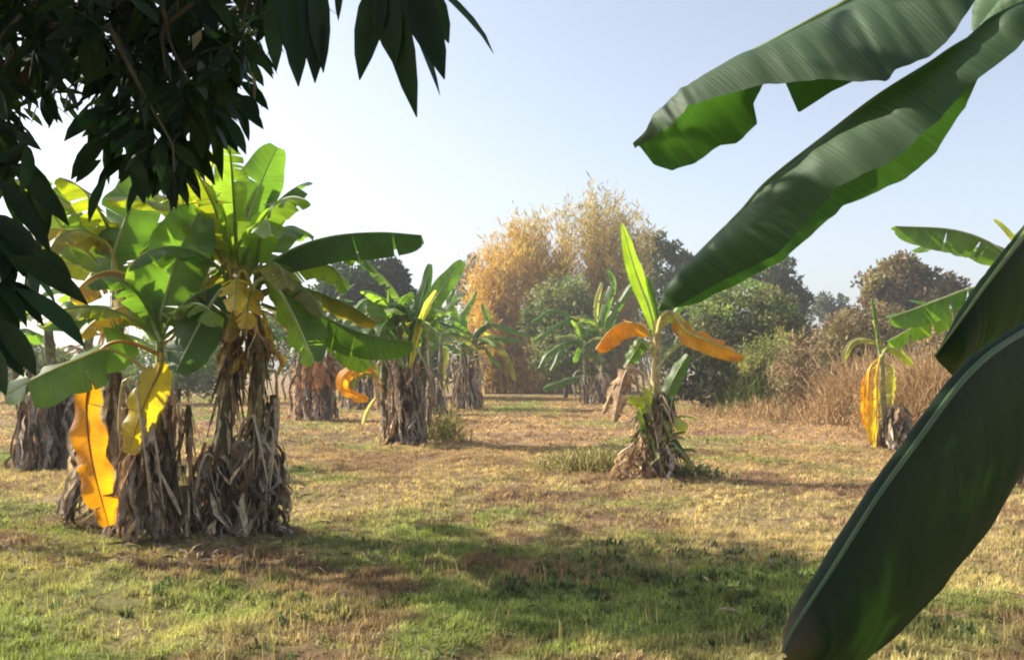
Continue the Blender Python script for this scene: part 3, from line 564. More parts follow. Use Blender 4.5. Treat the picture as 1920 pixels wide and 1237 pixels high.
leaf(t, PX(D + .3, (1652, 660), (1640, 640), (1600, 640), (1580, 680)), .16, CAMH, (-.3, -.5), -.3, OLIVE, RIBP, pet=.15, tears=3)
skirt(t, c + V(.2, 0, 0), .1, .85, .3, .12, 80, (.3, .8), (.04, .12), cols=(GREY * .7, DARK, BROWN, TAN))
# ------------------------------------------------------------------ plant half hidden behind the foreground leaves
c = ground_at(1915, 11.5); D = 11.5
t = thing('banana_plant', 'banana plant with back lit leaves, its trunk hidden behind the dark foreground leaves', 'banana plant', c)
PH = PX(D, (1918, 905), (1910, 760), (1900, 620), (1890, 520)); stem(t, PH, .09, DARK, V(.25, .25, .08))
skirt(t, c, .1, 1.2, .3, .18, 90, (.3, .9), (.05, .13))
leaf(t, PX(D - .3, (1895, 540), (1896, 490), (1850, 452), (1780, 430, -.1), (1679, 424, -.2)), .62, (0, -.7, .7), (-.75, -.75), -.2, GREEN * .9, RIBP, pet=.12, tears=5, ripple=.1, label='banded green leaf stretched to the left below the sky')
leaf(t, PX(D - .4, (1892, 560), (1870, 535), (1815, 542), (1740, 570, -.1), (1668, 596, -.2)), .52, (0, -.75, .65), (-.75, -.75), -.2, GREEN * 1.1, RIBP, pet=.12, tears=7, ripple=.1)
leaf(t, PX(D - .35, (1892, 580), (1860, 560), (1800, 578), (1730, 605), (1665, 640)), .48, (0, -.75, .65), (-.75, -.75), -.2, LTGREEN, RIBP, pet=.12, tears=9, ripple=.1)
leaf(t, PX(D, (1892, 530), (1905, 470), (1888, 440), (1862, 412)), .14, CAMH, (.8, .8), .2, V(.42, .42, .12), RIBY, tears=0)
leaf(t, PX(D - .4, (1892, 580), (1860, 590), (1835, 640), (1820, 720)), .2, CAMH, (-.3, -.6), -.5, BROWN, TAN, tears=4, mat=M_DRY)
for az in (.3, 1.3, 2.2): rleaf(t, PH[-1], az, .9, 1.5, 1.3, .45, col=GREEN)

# ------------------------------------------------------------------ the near plant at the right edge
CR = V(1.98, 2.55, 2.35)
c = V(2.15, 2.6, 0)
t = thing('banana_plant', 'near banana plant outside the right edge, four huge dark leaves reaching into view', 'banana plant', c)
PN = [c, c + V(-.03, 0, 1.2), CR]; stem(t, PN, .11, DARK, V(.2, .22, .08)); skirt(t, c, .1, 1.3, .26, .16, 60, (.3, .9), (.05, .13))
NG = V(.044, .088, .042)
A_M = PX(0, (1190, 277, 3.35), (1208, 262, 3.33), (1305, 180, 3.25), (1378, 116, 3.2), (1451, 76, 3.12), (1596, 0, 3.0), (1720, -60, 2.9), (1860, -95, 2.75)) 
A_N = PX(0, (1198, 274, 3.3), (1225, 258, 3.25), (1262, 236, 3.1), (1291, 200, 3.05), (1354, 182, 3.0), (1441, 158, 2.92), (1572, 150, 2.8), (1660, 153, 2.7), (1679, 131, 2.7), (1742, 107, 2.68), (1776, 78, 2.66), (1815, 25, 2.65), (1875, -70, 2.7))
A_F = PX(0, (1200, 275, 3.36), (1225, 308, 3.42), (1260, 319, 3.42), (1300, 306, 3.42), (1350, 273, 3.4), (1380, 270, 3.38), (1420, 232, 3.35), (1413, 195, 3.3), (1440, 140, 3.25), (1466, 140, 3.2), (1497, 212, 3.2), (1560, 172, 3.15), (1650, 130, 3.1), (1740, 60, 3.0), (1875, -70, 2.8))
traced(t, A_M, ((A_N, (0, -1, .5)), (A_F, (-.4, 1, .2))), col=NG, rw=.012, label='torn leaf at the top with a bright green flap')
B_M = PX(0, (1234, 580, 3.25), (1262, 528, 3.22), (1305, 480, 3.2), (1388, 398, 3.12), (1441, 340, 3.08), (1548, 257, 3.0), (1645, 184, 2.92), (1742, 124, 2.85), (1790, 92, 2.8), (1850, 60, 2.75), (1920, 25, 2.68), (2080, -30, 2.6))
B_N = PX(0, (1238, 582, 3.25), (1268, 576, 3.15), (1363, 524, 3.05), (1460, 478, 2.95), (1567, 354, 2.82), (1660, 310, 2.74), (1742, 242, 2.68), (1834, 147, 2.62), (1885, 110, 2.6), (1935, 65, 2.57), (2080, -24, 2.58))
B_F = PX(0, (1240, 583, 3.26), (1305, 568, 3.32), (1461, 493, 3.32), (1582, 388, 3.26), (1698, 335, 3.2), (1756, 286, 3.12), (1810, 200, 3.05), (1834, 147, 2.98), (1860, 80, 2.86), (1930, 20, 2.75), (2080, -32, 2.62))
traced(t, B_M, ((B_N, (0, -1, .5)), (B_F, (-.4, 1, .2))), col=NG * 1.05, rw=.013, label='long grey green leaf slanting down from the upper right')
C_M = PX(0, (1468, 1222, 1.22), (1487, 1179, 1.24), (1562, 1063, 1.3), (1643, 935, 1.37), (1711, 840, 1.44), (1819, 698, 1.55), (1920, 623, 1.68), (2050, 560, 1.85), (2200, 400, 2.1))
C_N = PX(0, (1466, 1232, 1.24), (1500, 1275, 1.36), (1570, 1268, 1.46), (1623, 1237, 1.54), (1677, 1192, 1.62), (1765, 1104, 1.74), (1846, 1002, 1.86), (1920, 887, 1.95), (2020, 740, 2.05), (2200, 440, 2.16))
C_F = PX(0, (1470, 1216, 1.23), (1478, 1172, 1.29), (1550, 1055, 1.36), (1630, 925, 1.43), (1698, 828, 1.5), (1806, 684, 1.62), (1910, 610, 1.75), (2040, 540, 1.9), (2200, 396, 2.12))
traced(t, C_M, ((C_N, (.3, -1, .2)), (C_F, (0, 0, 1))), col=V(.013, .030, .010), mat=M_SHADED, rw=.008, corr=.0015, bulge=.035, label='huge dark leaf filling the lower right corner, its tip shrivelled brown', brown_tip=.055, ribcol=V(.09, .15, .05))  # pigment darkened to stand for the shade on this leaf
D_M = PX(0, (1752, 668, 2.05), (1800, 602, 2.08), (1850, 532, 2.12), (1920, 440, 2.2), (1990, 340, 2.3), (2100, 180, 2.45))
D_N = PX(0, (1754, 672, 2.06), (1792, 712, 2.3), (1850, 690, 2.42), (1920, 640, 2.5), (2010, 500, 2.52), (2100, 220, 2.48))
D_F = PX(0, (1754, 667, 2.05), (1796, 596, 2.15), (1845, 525, 2.2), (1915, 433, 2.26), (1985, 335, 2.35), (2100, 175, 2.47))
traced(t, D_M, ((D_N, (.3, -1, .2)), (D_F, (0, 0, 1))), col=V(.022, .046, .014), mat=M_SHADED, rw=.009, corr=.002, bulge=.03, label='dark leaf behind the huge one with a bright green blotch')  # its shade is likewise put into a darker green
E_M = PX(0, (1828, 62, 3.25), (1860, 25, 3.2), (1920, -20, 3.1), (2060, -90, 2.8))
E_N = PX(0, (1834, 68, 3.25), (1890, 42, 3.1), (1960, 0, 3.0), (2060, -86, 2.78)); E_F = PX(0, (1828, 58, 3.28), (1835, 5, 3.35), (1880, -50, 3.25), (2060, -96, 2.85))
traced(t, E_M, ((E_N, (0, -1, .5)), (E_F, (-.4, 1, .2))), col=NG * 1.3, rw=.010)
for M_, nm in ((A_M, 'petiole'), (B_M, 'petiole'), (C_M, 'petiole'), (D_M, 'petiole')):
    mb = MB(); tube(mb, [M_[-1], (M_[-1] + CR) / 2 + V(0, 0, .1), CR], [.018, .03, .04], 8, col=RIB); mb.build('petiole', M_RIB, t)
# ------------------------------------------------------------------ mango tree, its canopy hanging in at the upper left
def mango_tree():
    base = V(-3.3, 2.2, 0)
    t = thing('mango_tree', 'dark mango tree overhanging the upper left corner with long glossy hanging leaves', 'mango tree', base)
    mb = MB()
    tube(mb, [base, base + V(.05, .1, 1.0), base + V(.2, .2, 2.0), base + V(.5, .2, 3.2)], [.24, .19, .17, .1], 12, col=V(.10, .08, .06), lump=.05); mb.build('trunk', M_BARK, t)
    def branch(pts, r):
        b = MB(); tube(b, pts, r, 8, col=V(.075, .055, .04), lump=.06); b.build('branch', M_BARK, t)
    J = base + V(.2, .2, 2.0)
    branch([J, at(-150, 250, 2.9), at(60, 120, 2.9), at(235, -40, 2.8), at(520, -90, 2.6), at(720, -60, 2.2)], [.09, .07, .05, .035, .02, .012])
    branch([at(240, -160, 2.75), at(238, -20, 2.75), at(228, 60, 2.75), at(240, 150, 2.8)], [.05, .042, .03, .012])
    branch([at(-40, 200, 2.9), at(60, 80, 2.8), at(130, -10, 2.7)], [.03, .02, .01])
    branch([J, at(-250, 420, 2.6), at(-120, 470, 2.4), at(20, 480, 2.3)], [.06, .03, .02, .01])
    branch([J + V(0, 0, .3), V(-2.2, 2.2, 3.6), V(-1.2, 2.4, 4.3), V(-.4, 2.6, 4.6)], [.1, .08, .05, .02])
    branch([J + V(0, 0, .5), V(-2.4, .4, 3.6), V(-1.2, -.9, 3.5), V(.4, -1.7, 3.4)], [.09, .07, .05, .02])  # bough carrying the unseen canopy added behind the camera
    branch([J + V(0, 0, .5), V(-2.6, 3.2, 3.9), V(-1.8, 3.9, 4.7)], [.09, .06, .02])
    mb = MB()
    def mleaves(P, Dv, L, W, hint=None):
        """long drooping blades with a fold along the middle"""
        N = len(P); n = 6; tt = np.linspace(0, 1, n)
        Dv = nrm(Dv); pos = [np.array(P)]; d = Dv.copy(); tang = [d]
        for i in range(n - 1):
            pos.append(pos[-1] + d * (L / (n - 1))[:, None]); d = nrm(d + V(0, 0, -.13) + .03 * R.normal(size=(N, 3))); tang.append(d)
        pos = np.stack(pos, 1); tang = np.stack(tang, 1)
        hv = R.normal(size=(N, 3)) + V(0, -.8, .4) if hint is None else np.broadcast_to(np.array(hint, float), (N, 3)) + .25 * R.normal(size=(N, 3))
        S = nrm(np.cross(tang, hv[:, None])); Nn = np.cross(S, tang)
        w = W[:, None] * np.array([.12, .72, 1.0, .95, .62, .04])[None] / 2
        fold = R.uniform(.1, .45, N)[:, None, None]
        v = np.stack([pos - S * w[..., None] + Nn * w[..., None] * fold, pos, pos + S * w[..., None] + Nn * w[..., None] * fold], 2)
        f = (grid_faces(n, 3)[None] + (np.arange(N) * n * 3)[:, None, None]).reshape(-1, 4)
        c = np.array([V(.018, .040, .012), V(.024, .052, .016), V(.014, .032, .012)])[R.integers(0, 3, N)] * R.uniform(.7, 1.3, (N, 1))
        mb.add(v, f, col=np.repeat(c, n * 3, 0))
    def rosette(p, k, L=.2, spread=1.15, down=.6):
        a = R.uniform(0, 2 * PI, k); s = R.uniform(.15, spread, k)
        d = np.stack([np.cos(a) * s, np.sin(a) * s, -down + R.normal(0, .25, k)], 1)
        P = np.array(p) + d * .02 + np.stack([0 * a, 0 * a, R.uniform(-.02, .07, k)], 1)
        mleaves(P, d, L * R.uniform(.7, 1.15, k), L * .25 * R.uniform(.8, 1.2, k))
    # visible mass: sky gaps stay where the polygon leaves them
    poly = np.array([(-200, -150), (640, -150), (575, 20), (540, 30), (470, 40), (455, 130), (425, 190), (375, 235), (330, 280), (240, 270), (190, 225), (150, 190), (60, 225), (-10, 270), (-200, 300)], float)
    def inside(x, y, pg):
        j = np.roll(np.arange(len(pg)), 1); r = np.zeros(len(x), bool)
        for a, b in zip(pg, pg[j]):
            r ^= ((a[1] > y) != (b[1] > y)) & (x < (b[0] - a[0]) * (y - a[1]) / (b[1] - a[1] + 1e-9) + a[0])
        return r
    x = R.uniform(-200, 640, 900); y = R.uniform(-150, 300, 900); k = inside(x, y, poly); x, y = x[k], y[k]
    for a, b in list(zip(x, y))[:330]:
        rosette(at(a, b, R.uniform(2.3, 4.0)), R.integers(6, 11), R.uniform(.10, .165), spread=1.5, down=.5)
    for a, b, D, kk, L in ((60, 300, 2.3, 7, .2), (15, 460, 2.3, 7, .17), (50, 480, 2.3, 5, .16), (-30, 430, 2.2, 8, .18), (-25, 560, 2.2, 7, .18), (5, 560, 2.3, 5, .17), (-35, 640, 2.2, 6, .17), (0, 345, 2.4, 5, .17), (-60, 330, 2.3, 8, .18),
                        (395, 215, 2.6, 8, .19), (300, 285, 2.6, 9, .19), (260, 280, 2.7, 8, .18), (340, 270, 2.6, 9, .19), (215, 240, 2.6, 8, .18), (405, 175, 2.7, 8, .18), (440, 165, 2.7, 6, .16)):
        rosette(at(a, b, D), kk, L)
    tw = MB()
    for a, b in list(zip(x, y))[:120]:
        D_ = R.uniform(2.3, 3.6); q = at(a, b, D_); o_ = q + V(R.normal(0, .12), R.normal(0, .1), R.uniform(.15, .4))
        tube(tw, [o_, (o_ + q) / 2 + R.normal(0, .02, 3), q, q + V(0, 0, -.06)], [.007, .006, .004, .002], 5, col=V(.11, .09, .05), n=7)
    tw.build('twigs', M_BARK, t)['kind'] = 'stuff'
    def one(D, x0, y0, x1, y1, W, hint=(0, -1, .2)):
        a, b = at(x0, y0, D), at(x1, y1, D); dv = b - a; L = np.linalg.norm(dv)
        mleaves(a[None], (dv + V(0, 0, .28 * L))[None], np.array([L * 1.03]), np.array([W]), hint)
    # the separate leaves at the tips, each where it hangs
    for q in ((1.9, 720, -60, 680, 145, .062), (1.9, 715, -70, 770, 212, .062), (1.85, 745, -70, 820, 150, .07), (1.95, 755, 20, 820, 178, .03, (1, -.6, 0)), (1.8, 790, -40, 918, 105, .03, (.8, -.6, .7)), (1.9, 700, -80, 740, 120, .07), (1.9, 760, -60, 838, 80, .06), (1.85, 640, -60, 632, 36, .02),
              (2.0, 545, -40, 560, 160, .06), (2.0, 575, -60, 590, 150, .06, (.8, -.6, 0)), (2.1, 530, -30, 545, 120, .06), (2.0, 590, -60, 603, 130, .05), (2.3, 510, -20, 515, 130, .06), (2.0, 835, -30, 852, 8, .02),
              (2.2, 20, 310, 122, 428, .05), (2.1, -10, 330, 90, 480, .04), (2.0, 30, 540, 145, 660, .05, (.5, -.6, .7)), (2.1, 20, 480, 155, 580, .05), (2.1, 60, 470, 130, 525, .04), (2.0, 0, 600, 62, 705, .05), (2.1, -20, 640, 10, 740, .05),
              (2.6, 190, 300, 145, 345, .03), (2.5, 200, 330, 165, 415, .03), (2.5, 300, 300, 330, 390, .05), (2.5, 250, 290, 270, 380, .05), (2.5, 420, 215, 458, 290, .035), (2.5, 440, 190, 490, 245, .035), (2.5, 350, 290, 325, 395, .04)):
        one(*q)
    # canopy outside the frame (it shades the near banana leaves)
    n = 0
    while n < 700:
        p = V(-2.2, 2.2, 3.8) + R.normal(size=3) * V(1.15, 1.15, .95)
        if p[2] < 1.7 or p[1] < .2: continue
        u, w = ppos(p)
        if p[1] > .2 and u > -230 and w > (-210 if p[0] < -1 else -900): continue
        if p[0] > .9: continue
        rosette(p, R.integers(9, 14), R.uniform(.17, .23)); n += 1
    n = 0  # unseen canopy added over and behind the camera to cut sky light
    while n < 620:
        p = V(-.4, -1.5, 3.3) + R.normal(size=3) * V(1.5, .9, .75)
        if p[2] < 1.9 or p[1] > -.6 or p[2] > 5: continue
        rosette(p, R.integers(9, 14), R.uniform(.18, .24)); n += 1
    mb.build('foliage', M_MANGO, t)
    # a second tree of the same kind just outside the left edge; its crown throws the shade on the grass
    b2 = V(-6.5, 8.1, 0)
    t2 = thing('mango_tree', 'dark mango tree standing just beyond the left edge of the view', 'mango tree', b2)
    tk = MB(); tube(tk, [b2, b2 + V(.1, 0, 2), b2 + V(.2, -.1, 4), b2 + V(.3, -.1, 5)], [.2, .15, .1, .05], 10, col=V(.10, .08, .06), lump=.05)
    for k in range(7):
        a = k * .9; tube(tk, [b2 + V(.15, 0, 3.2 + .15 * k), b2 + V(.3 + .6 * math.cos(a), -.1 + .4 * math.sin(a), 4.5), b2 + V(.3 + 1.1 * math.cos(a), -.1 + .7 * math.sin(a), 4.9 + .3 * math.sin(3 * a))], [.05, .03, .01], 6, col=V(.10, .08, .06))
    tk.build('trunk', M_BARK, t2)
    mb = MB(); n = 0
    while n < 420:
        u = R.normal(size=3) * V(.72, .46, .42); p = b2 + V(.3, -.1, 4.9) + u
        if np.linalg.norm(u / V(1.4, .9, .85)) > 1 or (ppos(p)[0] > -110 and ppos(p)[1] > -60): continue
        rosette(p, R.integers(8, 12), R.uniform(.16, .22)); n += 1
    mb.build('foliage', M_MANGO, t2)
    for x, y, w_, l_, D in ((80, 12, .035, .06, 2.6), (378, 70, .03, .07, 2.5), (360, 10, .03, .05, 2.6), (308, 5, .02, .04, 2.6), (472, 150, .015, .12, 2.7), (480, 160, .012, .1, 2.7)):
        mb = MB(); cards(mb, at(x, y - 15, D)[None], V(.1, 0, -1)[None] + .2 * R.normal(size=(1, 3)), V(0, -1, 0)[None], [l_], [w_], V(.5, .42, .28), .2)
        mb.build('withered_leaf', M_DRY, t)['label'] = 'pale dry leaf caught in the canopy'
mango_tree()

# ------------------------------------------------------------------ trees and scrub behind
def tree(name, label, cat, px, D, lumps, col, n, size, trunkr=.2, base_py=None, group=None, dens=.9, var=.28, gap=.0, thin=.45, mat=None, up=.3):
    """lumps: (px, py, rx, ry) in photo pixels at depth D, each a cloud of leaves"""
    c = ground_at(px, D); t = thing(name, label, cat, c, group); k = D / F
    mbt = MB(); tops = [at(l[0], l[1], D) for l in lumps]
    hub = c + V(0, 0, max(.4, np.mean([p[2] for p in tops]) * .45))
    tube(mbt, [c, c * .5 + hub * .5 + V(.05, 0, 0), hub], [trunkr, trunkr * .8, trunkr * .6], 8, col=V(.12, .095, .07), lump=.06)
    for p in tops[:14]:
        tube(mbt, [hub, hub * .5 + p * .5 + V(0, 0, .1), p], [trunkr * .5, trunkr * .3, trunkr * .08], 5, col=V(.12, .095, .07))
    mbt.build('trunk', M_BARK, t)
    mb = MB(); area = np.array([l[2] * l[3] for l in lumps], float); cnt = (n * area / area.sum()).astype(int)
    for l, p, q in zip(lumps, tops, cnt):
        rx, rz = l[2] * k, l[3] * k; ry = rx * .9
        cen = p + V(0, R.uniform(-.5, .5) * rx, 0)
        # sub-clusters inside the lump, so that gaps and dark hollows show
        ns = max(6, q // 45); u = rdir(ns) * (R.uniform(.35, 1, (ns, 1)) ** .5)
        sub = cen + u * V(rx, ry, rz); sr = .34 * (rx * ry * rz) ** (1 / 3) * R.uniform(.5, 1.25, ns)
        i = R.integers(0, ns, q); d = rdir(q)
        pos = sub[i] + d * (sr[i] * R.uniform(.3, 1.0, q) ** .6)[:, None]
        pos[:, 2] = np.maximum(pos[:, 2], .03)
        cols = np.atleast_2d(np.array(col)); cc = cols[R.integers(0, len(cols), ns)][i] * (1 + var * R.normal(size=(ns, 1)))[i] * R.uniform(.75, 1.25, (q, 1))
        dd = nrm(d * .5 + .8 * R.normal(size=(q, 3)) + V(0, 0, up))
        cards(mb, pos, dd, d + .6 * R.normal(size=(q, 3)), size * R.uniform(.6, 1.4, q), size * thin * R.uniform(.7, 1.3, q), np.clip(cc, .004, 1), .15)
    mb.build('crown', mat or M_FOL, t)
    return t
DT = V(.030, .052, .034)
tree('mango_tree', 'dark round evergreen crown rising behind the middle clump', 'tree', 690, 46, [(690, 545, 75, 55), (640, 560, 50, 60), (740, 560, 38, 50), (690, 600, 90, 60), (720, 520, 40, 32)], DT, 16000, .27, .3, var=.2, thin=.6)
tree('tree', 'tall dark tree just right of the bamboo', 'tree', 1255, 60, [(1235, 500, 40, 45), (1270, 475, 24, 24), (1225, 455, 20, 16), (1302, 490, 16, 26), (1250, 560, 60, 50), (1255, 630, 60, 60)], [V(.13, .155, .07), V(.10, .12, .065)], 9000, .3, .3, thin=.6)
tree('tree', 'dark grey green tree behind the end of the long foreground leaf', 'tree', 1450, 56, [(1440, 545, 40, 50), (1475, 510, 22, 22), (1490, 570, 28, 50), (1420, 520, 25, 22), (1460, 625, 60, 60)], [V(.10, .13, .07), V(.085, .105, .065)], 9000, .3, .3, thin=.6)
tree('tree', 'small blue green tree far off between the scrub and the brown tree', 'tree', 1558, 85, [(1558, 575, 28, 26), (1552, 610, 40, 40), (1585, 600, 25, 30)], V(.08, .10, .06), 3500, .4, .25, thin=.6)
tree('tree', 'brownish half bare tree on the right below the banded banana leaf', 'tree', 1705, 52, [(1690, 530, 62, 48), (1650, 555, 36, 40), (1740, 540, 45, 40), (1700, 500, 40, 24), (1775, 545, 34, 28), (1700, 590, 80, 44)], [V(.20, .15, .06), V(.15, .10, .05), V(.13, .12, .05)], 10000, .28, .35, var=.3, thin=.6)
tree('tree', 'faint distant tree left of the orange bamboo', 'tree', 886, 95, [(886, 500, 18, 18), (880, 540, 24, 40), (890, 590, 30, 50)], V(.10, .11, .08), 1200, .6, .25)
tree('shrub', 'grey green shrub growing in front of the bamboo', 'shrub', 1060, 45, [(1055, 570, 62, 50), (1015, 600, 38, 42), (1090, 600, 50, 60), (1070, 660, 75, 60)], [V(.19, .21, .10), V(.22, .21, .09), V(.14, .17, .08)], 12000, .24, .12)
tree('shrub', 'large fresh green bush right of the lone banana plant', 'shrub', 1395, 33, [(1400, 590, 85, 55), (1340, 610, 55, 45), (1455, 620, 50, 65), (1400, 660, 100, 60), (1330, 650, 60, 50)], [V(.16, .21, .075), V(.20, .22, .08), V(.12, .16, .06), V(.19, .16, .09)], 16000, .18, .1)
tree('shrub', 'dark low bush in the shade behind the lone banana plant', 'shrub', 1315, 30, [(1320, 700, 60, 45), (1280, 690, 40, 50), (1350, 725, 40, 25)], V(.07, .075, .045), 2500, .25, .08)
tree('shrub', 'yellow green bush left of the dry scrub', 'shrub', 1450, 29, [(1440, 690, 60, 55), (1480, 660, 40, 40), (1410, 710, 40, 35)], [V(.25, .25, .08), V(.20, .22, .07), V(.3, .25, .1)], 6000, .18, .08, thin=.3)
tree('shrub', 'brown dry scrub thicket right of the green bushes', 'shrub', 1560, 26, [(1560, 690, 85, 70), (1590, 650, 50, 60), (1520, 720, 70, 50), (1620, 700, 45, 60), (1570, 740, 80, 40)], [V(.34, .235, .13), V(.27, .185, .10), V(.21, .22, .09), V(.17, .125, .075), V(.38, .29, .16)], 17000, .2, .08, thin=.16, var=.25, mat=M_DRY, up=.5)
tree('shrub', 'reddish brown bush before the small far tree', 'shrub', 1600, 36, [(1595, 620, 50, 40), (1650, 620, 50, 45), (1620, 660, 80, 50), (1570, 650, 40, 45)], [V(.27, .20, .11), V(.22, .165, .09), V(.20, .21, .09)], 9000, .22, .1, thin=.3, mat=M_DRY)
for label, px, D, lumps, col in (
    ('low olive bush behind the left edge of the big clump', 60, 40, [(40, 690, 80, 45), (120, 700, 60, 40)], V(.15, .18, .06)),
    ('leafy hedge bush seen between the trunks of the big clump', 330, 38, [(300, 690, 80, 45), (390, 700, 70, 40), (350, 660, 60, 40)], V(.14, .19, .055)),
    ('tall hedge tree behind the reddish clump', 560, 44, [(520, 650, 70, 60), (600, 660, 70, 60), (560, 600, 60, 50)], V(.11, .16, .05)),
    ('hedge bush behind the middle clump', 780, 46, [(760, 670, 80, 55), (830, 660, 60, 60), (800, 610, 50, 40)], V(.12, .17, .055)),
    ('brush behind the hidden banana plant at the right edge', 1860, 40, [(1840, 640, 70, 60), (1920, 650, 70, 60), (1980, 600, 70, 70)], V(.24, .20, .09)),
    ('scrub beneath the brown tree at the right', 1740, 44, [(1730, 640, 80, 50), (1800, 640, 60, 60)], V(.28, .21, .10))):
    tree('shrub', label, 'shrub', px, D, lumps, col, 6500, .24, .1, group='bushes along the far edge of the orchard')
def thicket(label, px, D, w, h, n, col, name='tall_dry_grass', lean=.35, cat='dry grass'):
    c = ground_at(px, D); t = MB(); N = n
    off = np.stack([R.normal(0, w / 2, N), R.normal(0, w / 3, N), 0 * np.zeros(N)], 1); base = c + off
    d = nrm(np.stack([R.normal(0, lean, N), R.normal(0, lean, N), np.ones(N)], 1)); hh = h * R.uniform(.35, 1.1, N) * np.exp(-(off[:, 0] / w) ** 2)
    cc = np.array(col) * R.uniform(.55, 1.4, (N, 1))
    for j in range(4):
        s0 = hh * j / 4
        cards(t, base + d * s0[:, None], d + V(0, 0, -.15) * j + .12 * R.normal(size=(N, 3)), R.normal(size=(N, 3)), hh * .42, R.uniform(.01, .03, N), cc, .1)
    o = t.build(name, M_DRY, None, origin=c); tag(o, label, cat)
    return o
thicket('orange brown tall grass before the brush at the right edge', 1745, 20, 1.5, 1.9, 2600, V(.40, .275, .14))
thicket('tan tall grass between the thin yellow plant and the dry scrub', 1625, 24, 1.6, 1.9, 2000, V(.40, .275, .14))
thicket('low tan grass at the foot of the dry scrub', 1500, 27, 3.4, .7, 2000, V(.40, .275, .14))
thicket('low orange grass at the foot of the yellow green bush', 1390, 30, 1.6, .8, 1400, V(.40, .275, .14))
thicket('fresh green tall weeds in front of the large green bush', 1415, 29, 1.3, 1.7, 1200, V(.17, .22, .05), name='tall_weeds', cat='weeds')
thicket('green weeds growing at the foot of the lone banana plant', 1290, 12.4, .6, .22, 300, V(.16, .18, .08), name='tall_weeds', cat='weeds')
thicket('fine dry grass to the left of the lone banana plant', 1110, 13.4, 1.0, .28, 1500, V(.32, .29, .12), name='grass_tuft', cat='grass')
thicket('olive weeds at the right foot of the middle clump', 832, 18.2, .5, .8, 220, V(.28, .27, .08), name='tall_weeds', cat='weeds')

def bamboo(label, px, D, wpx, tops, col, n, base_w, lean):
    c = ground_at(px, D); t = thing('bamboo_clump', label, 'bamboo', c, 'orange autumn bamboo at the far end of the orchard')
    mc, mf = MB(), MB()
    for i in range(n):
        b = c + V(R.normal(0, base_w), R.normal(0, base_w * .6), 0)
        j = R.integers(0, len(tops)); tp = at(tops[j][0] + R.normal(0, wpx) - 6, tops[j][1] + 26 + abs(R.normal(0, 50)), D + R.normal(0, 1.2))
        hgt = tp[2]; mid = b * .45 + tp * .55; mid[2] = hgt * .66; mid[:2] = b[:2] * .6 + tp[:2] * .4
        p = resample([b, mid, tp, tp + V((tp[0] - b[0]) * .12 + R.normal(0, .25), R.normal(0, .3), R.uniform(.1, 1.3))], 14)
        tube(mc, p, [.05, .04, .02, .008], 4, col=V(.42, .27, .09) * R.uniform(.6, 1.1), n=10)
        q = 180; s = R.uniform(.02, 1, q) ** .85 * 13; i0 = s.astype(int).clip(0, 12); f = (s - i0)[:, None]
        pos = p[i0] * (1 - f) + p[i0 + 1] * f + R.normal(0, .19, (q, 3)) * V(1, 1, 1.6)
        d = nrm(R.normal(size=(q, 3)) * V(.6, .6, .5) + V(0, 0, .8))
        cc = np.array(col[R.integers(0, len(col))]) * R.uniform(.7, 1.25, (q, 1))
        pos[:, 2] = np.maximum(pos[:, 2], .05)
        cards(mf, pos, d, R.normal(size=(q, 3)), R.uniform(.25, .8, q), R.uniform(.04, .10, q), cc, .2)
    mc.build('culms', M_STEM, t); mf.build('foliage', M_FOL, t)
O1, O2, O3 = V(.55, .325, .095), V(.53, .36, .11), V(.44, .34, .14)
bamboo('orange bamboo, leftmost and lowest of the clumps, bare orange to the ground', 955, 54, 16, [(912, 475), (928, 455), (945, 440), (962, 428), (925, 530), (978, 418), (905, 510)], (O1, O1, O2), 95, 1.5, .2)
bamboo('golden bamboo in the middle between the low and the tall clump', 1025, 56, 18, [(985, 408), (1000, 400), (1015, 408), (1035, 432), (1055, 440)], (O2, O1, V(.44, .32, .10)), 85, 1.3, .2)
bamboo('tallest bamboo with wispy brown tips, right of the golden one', 1130, 57, 15, [(1075, 385), (1100, 368), (1118, 350), (1128, 335), (1150, 368), (1180, 380), (1195, 392), (1195, 420)], (O3, O2, V(.34, .26, .11)), 100, 1.4, .2)

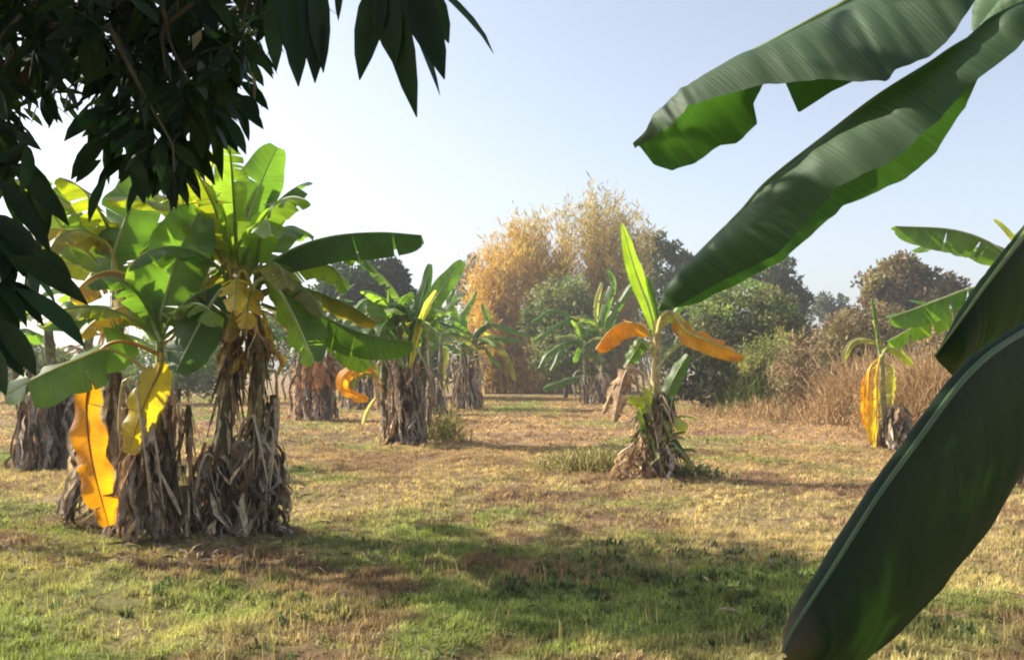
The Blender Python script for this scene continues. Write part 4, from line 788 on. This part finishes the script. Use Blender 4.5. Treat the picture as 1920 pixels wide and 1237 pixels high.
# ------------------------------------------------------------------ light
SUN_EL = math.radians(33); sd = V(-.95, .31, 0); sd = sd / np.linalg.norm(sd) * math.cos(SUN_EL); sd[2] = math.sin(SUN_EL)
l = bpy.data.lights.new('sun', 'SUN'); l.energy = 4.9; l.angle = math.radians(.6); l.color = (1, .91, .77)
so = bpy.data.objects.new('sun', l); COL.objects.link(so); so.rotation_euler = Vector(-sd).to_track_quat('-Z', 'Y').to_euler(); so.location = (-20, 10, 30)
w = bpy.data.worlds.new('World'); sc.world = w; w.use_nodes = True; nt = w.node_tree; bg = nt.nodes['Background']
sky = nt.nodes.new('ShaderNodeTexSky'); sky.sky_type = 'NISHITA'; sky.sun_disc = False
sky.sun_elevation = SUN_EL; sky.sun_rotation = math.atan2(sd[0], sd[1]); sky.air_density = .9; sky.dust_density = 2.6; sky.ozone_density = 1.6
hs = nt.nodes.new('ShaderNodeHueSaturation'); hs.inputs['Saturation'].default_value = .66; nt.links.new(sky.outputs[0], hs.inputs['Color']); nt.links.new(hs.outputs[0], bg.inputs[0]); bg.inputs[1].default_value = .128
sc.view_settings.view_transform = 'Standard'; sc.view_settings.look = 'None'; sc.view_settings.exposure = 1.0; sc.view_settings.gamma = 1
sc.cycles.filter_width = 2.0
sc.cycles.max_bounces = 6; sc.cycles.transparent_max_bounces = 4

# thin dry-season haze
hb = MB(); x0, x1, y0, y1, z0, z1 = -240, 240, -45, 340, -1.3, 24
hb.add([(x0, y0, z0), (x1, y0, z0), (x1, y1, z0), (x0, y1, z0), (x0, y0, z1), (x1, y0, z1), (x1, y1, z1), (x0, y1, z1)],
       [(0, 3, 2, 1), (4, 5, 6, 7), (0, 1, 5, 4), (1, 2, 6, 5), (2, 3, 7, 6), (3, 0, 4, 7)])
hm = bpy.data.materials.new('haze_air'); hm.use_nodes = True; nt = hm.node_tree; nt.nodes.clear()
pv = nt.nodes.new('ShaderNodeVolumePrincipled'); pv.inputs['Density'].default_value = .0014; pv.inputs['Color'].default_value = (.92, .93, .95, 1); pv.inputs['Anisotropy'].default_value = .2
ho = nt.nodes.new('ShaderNodeOutputMaterial'); nt.links.new(pv.outputs[0], ho.inputs['Volume'])
h = hb.build('haze', hm, smooth=False); h['kind'] = 'stuff'
sc.cycles.volume_bounces = 0
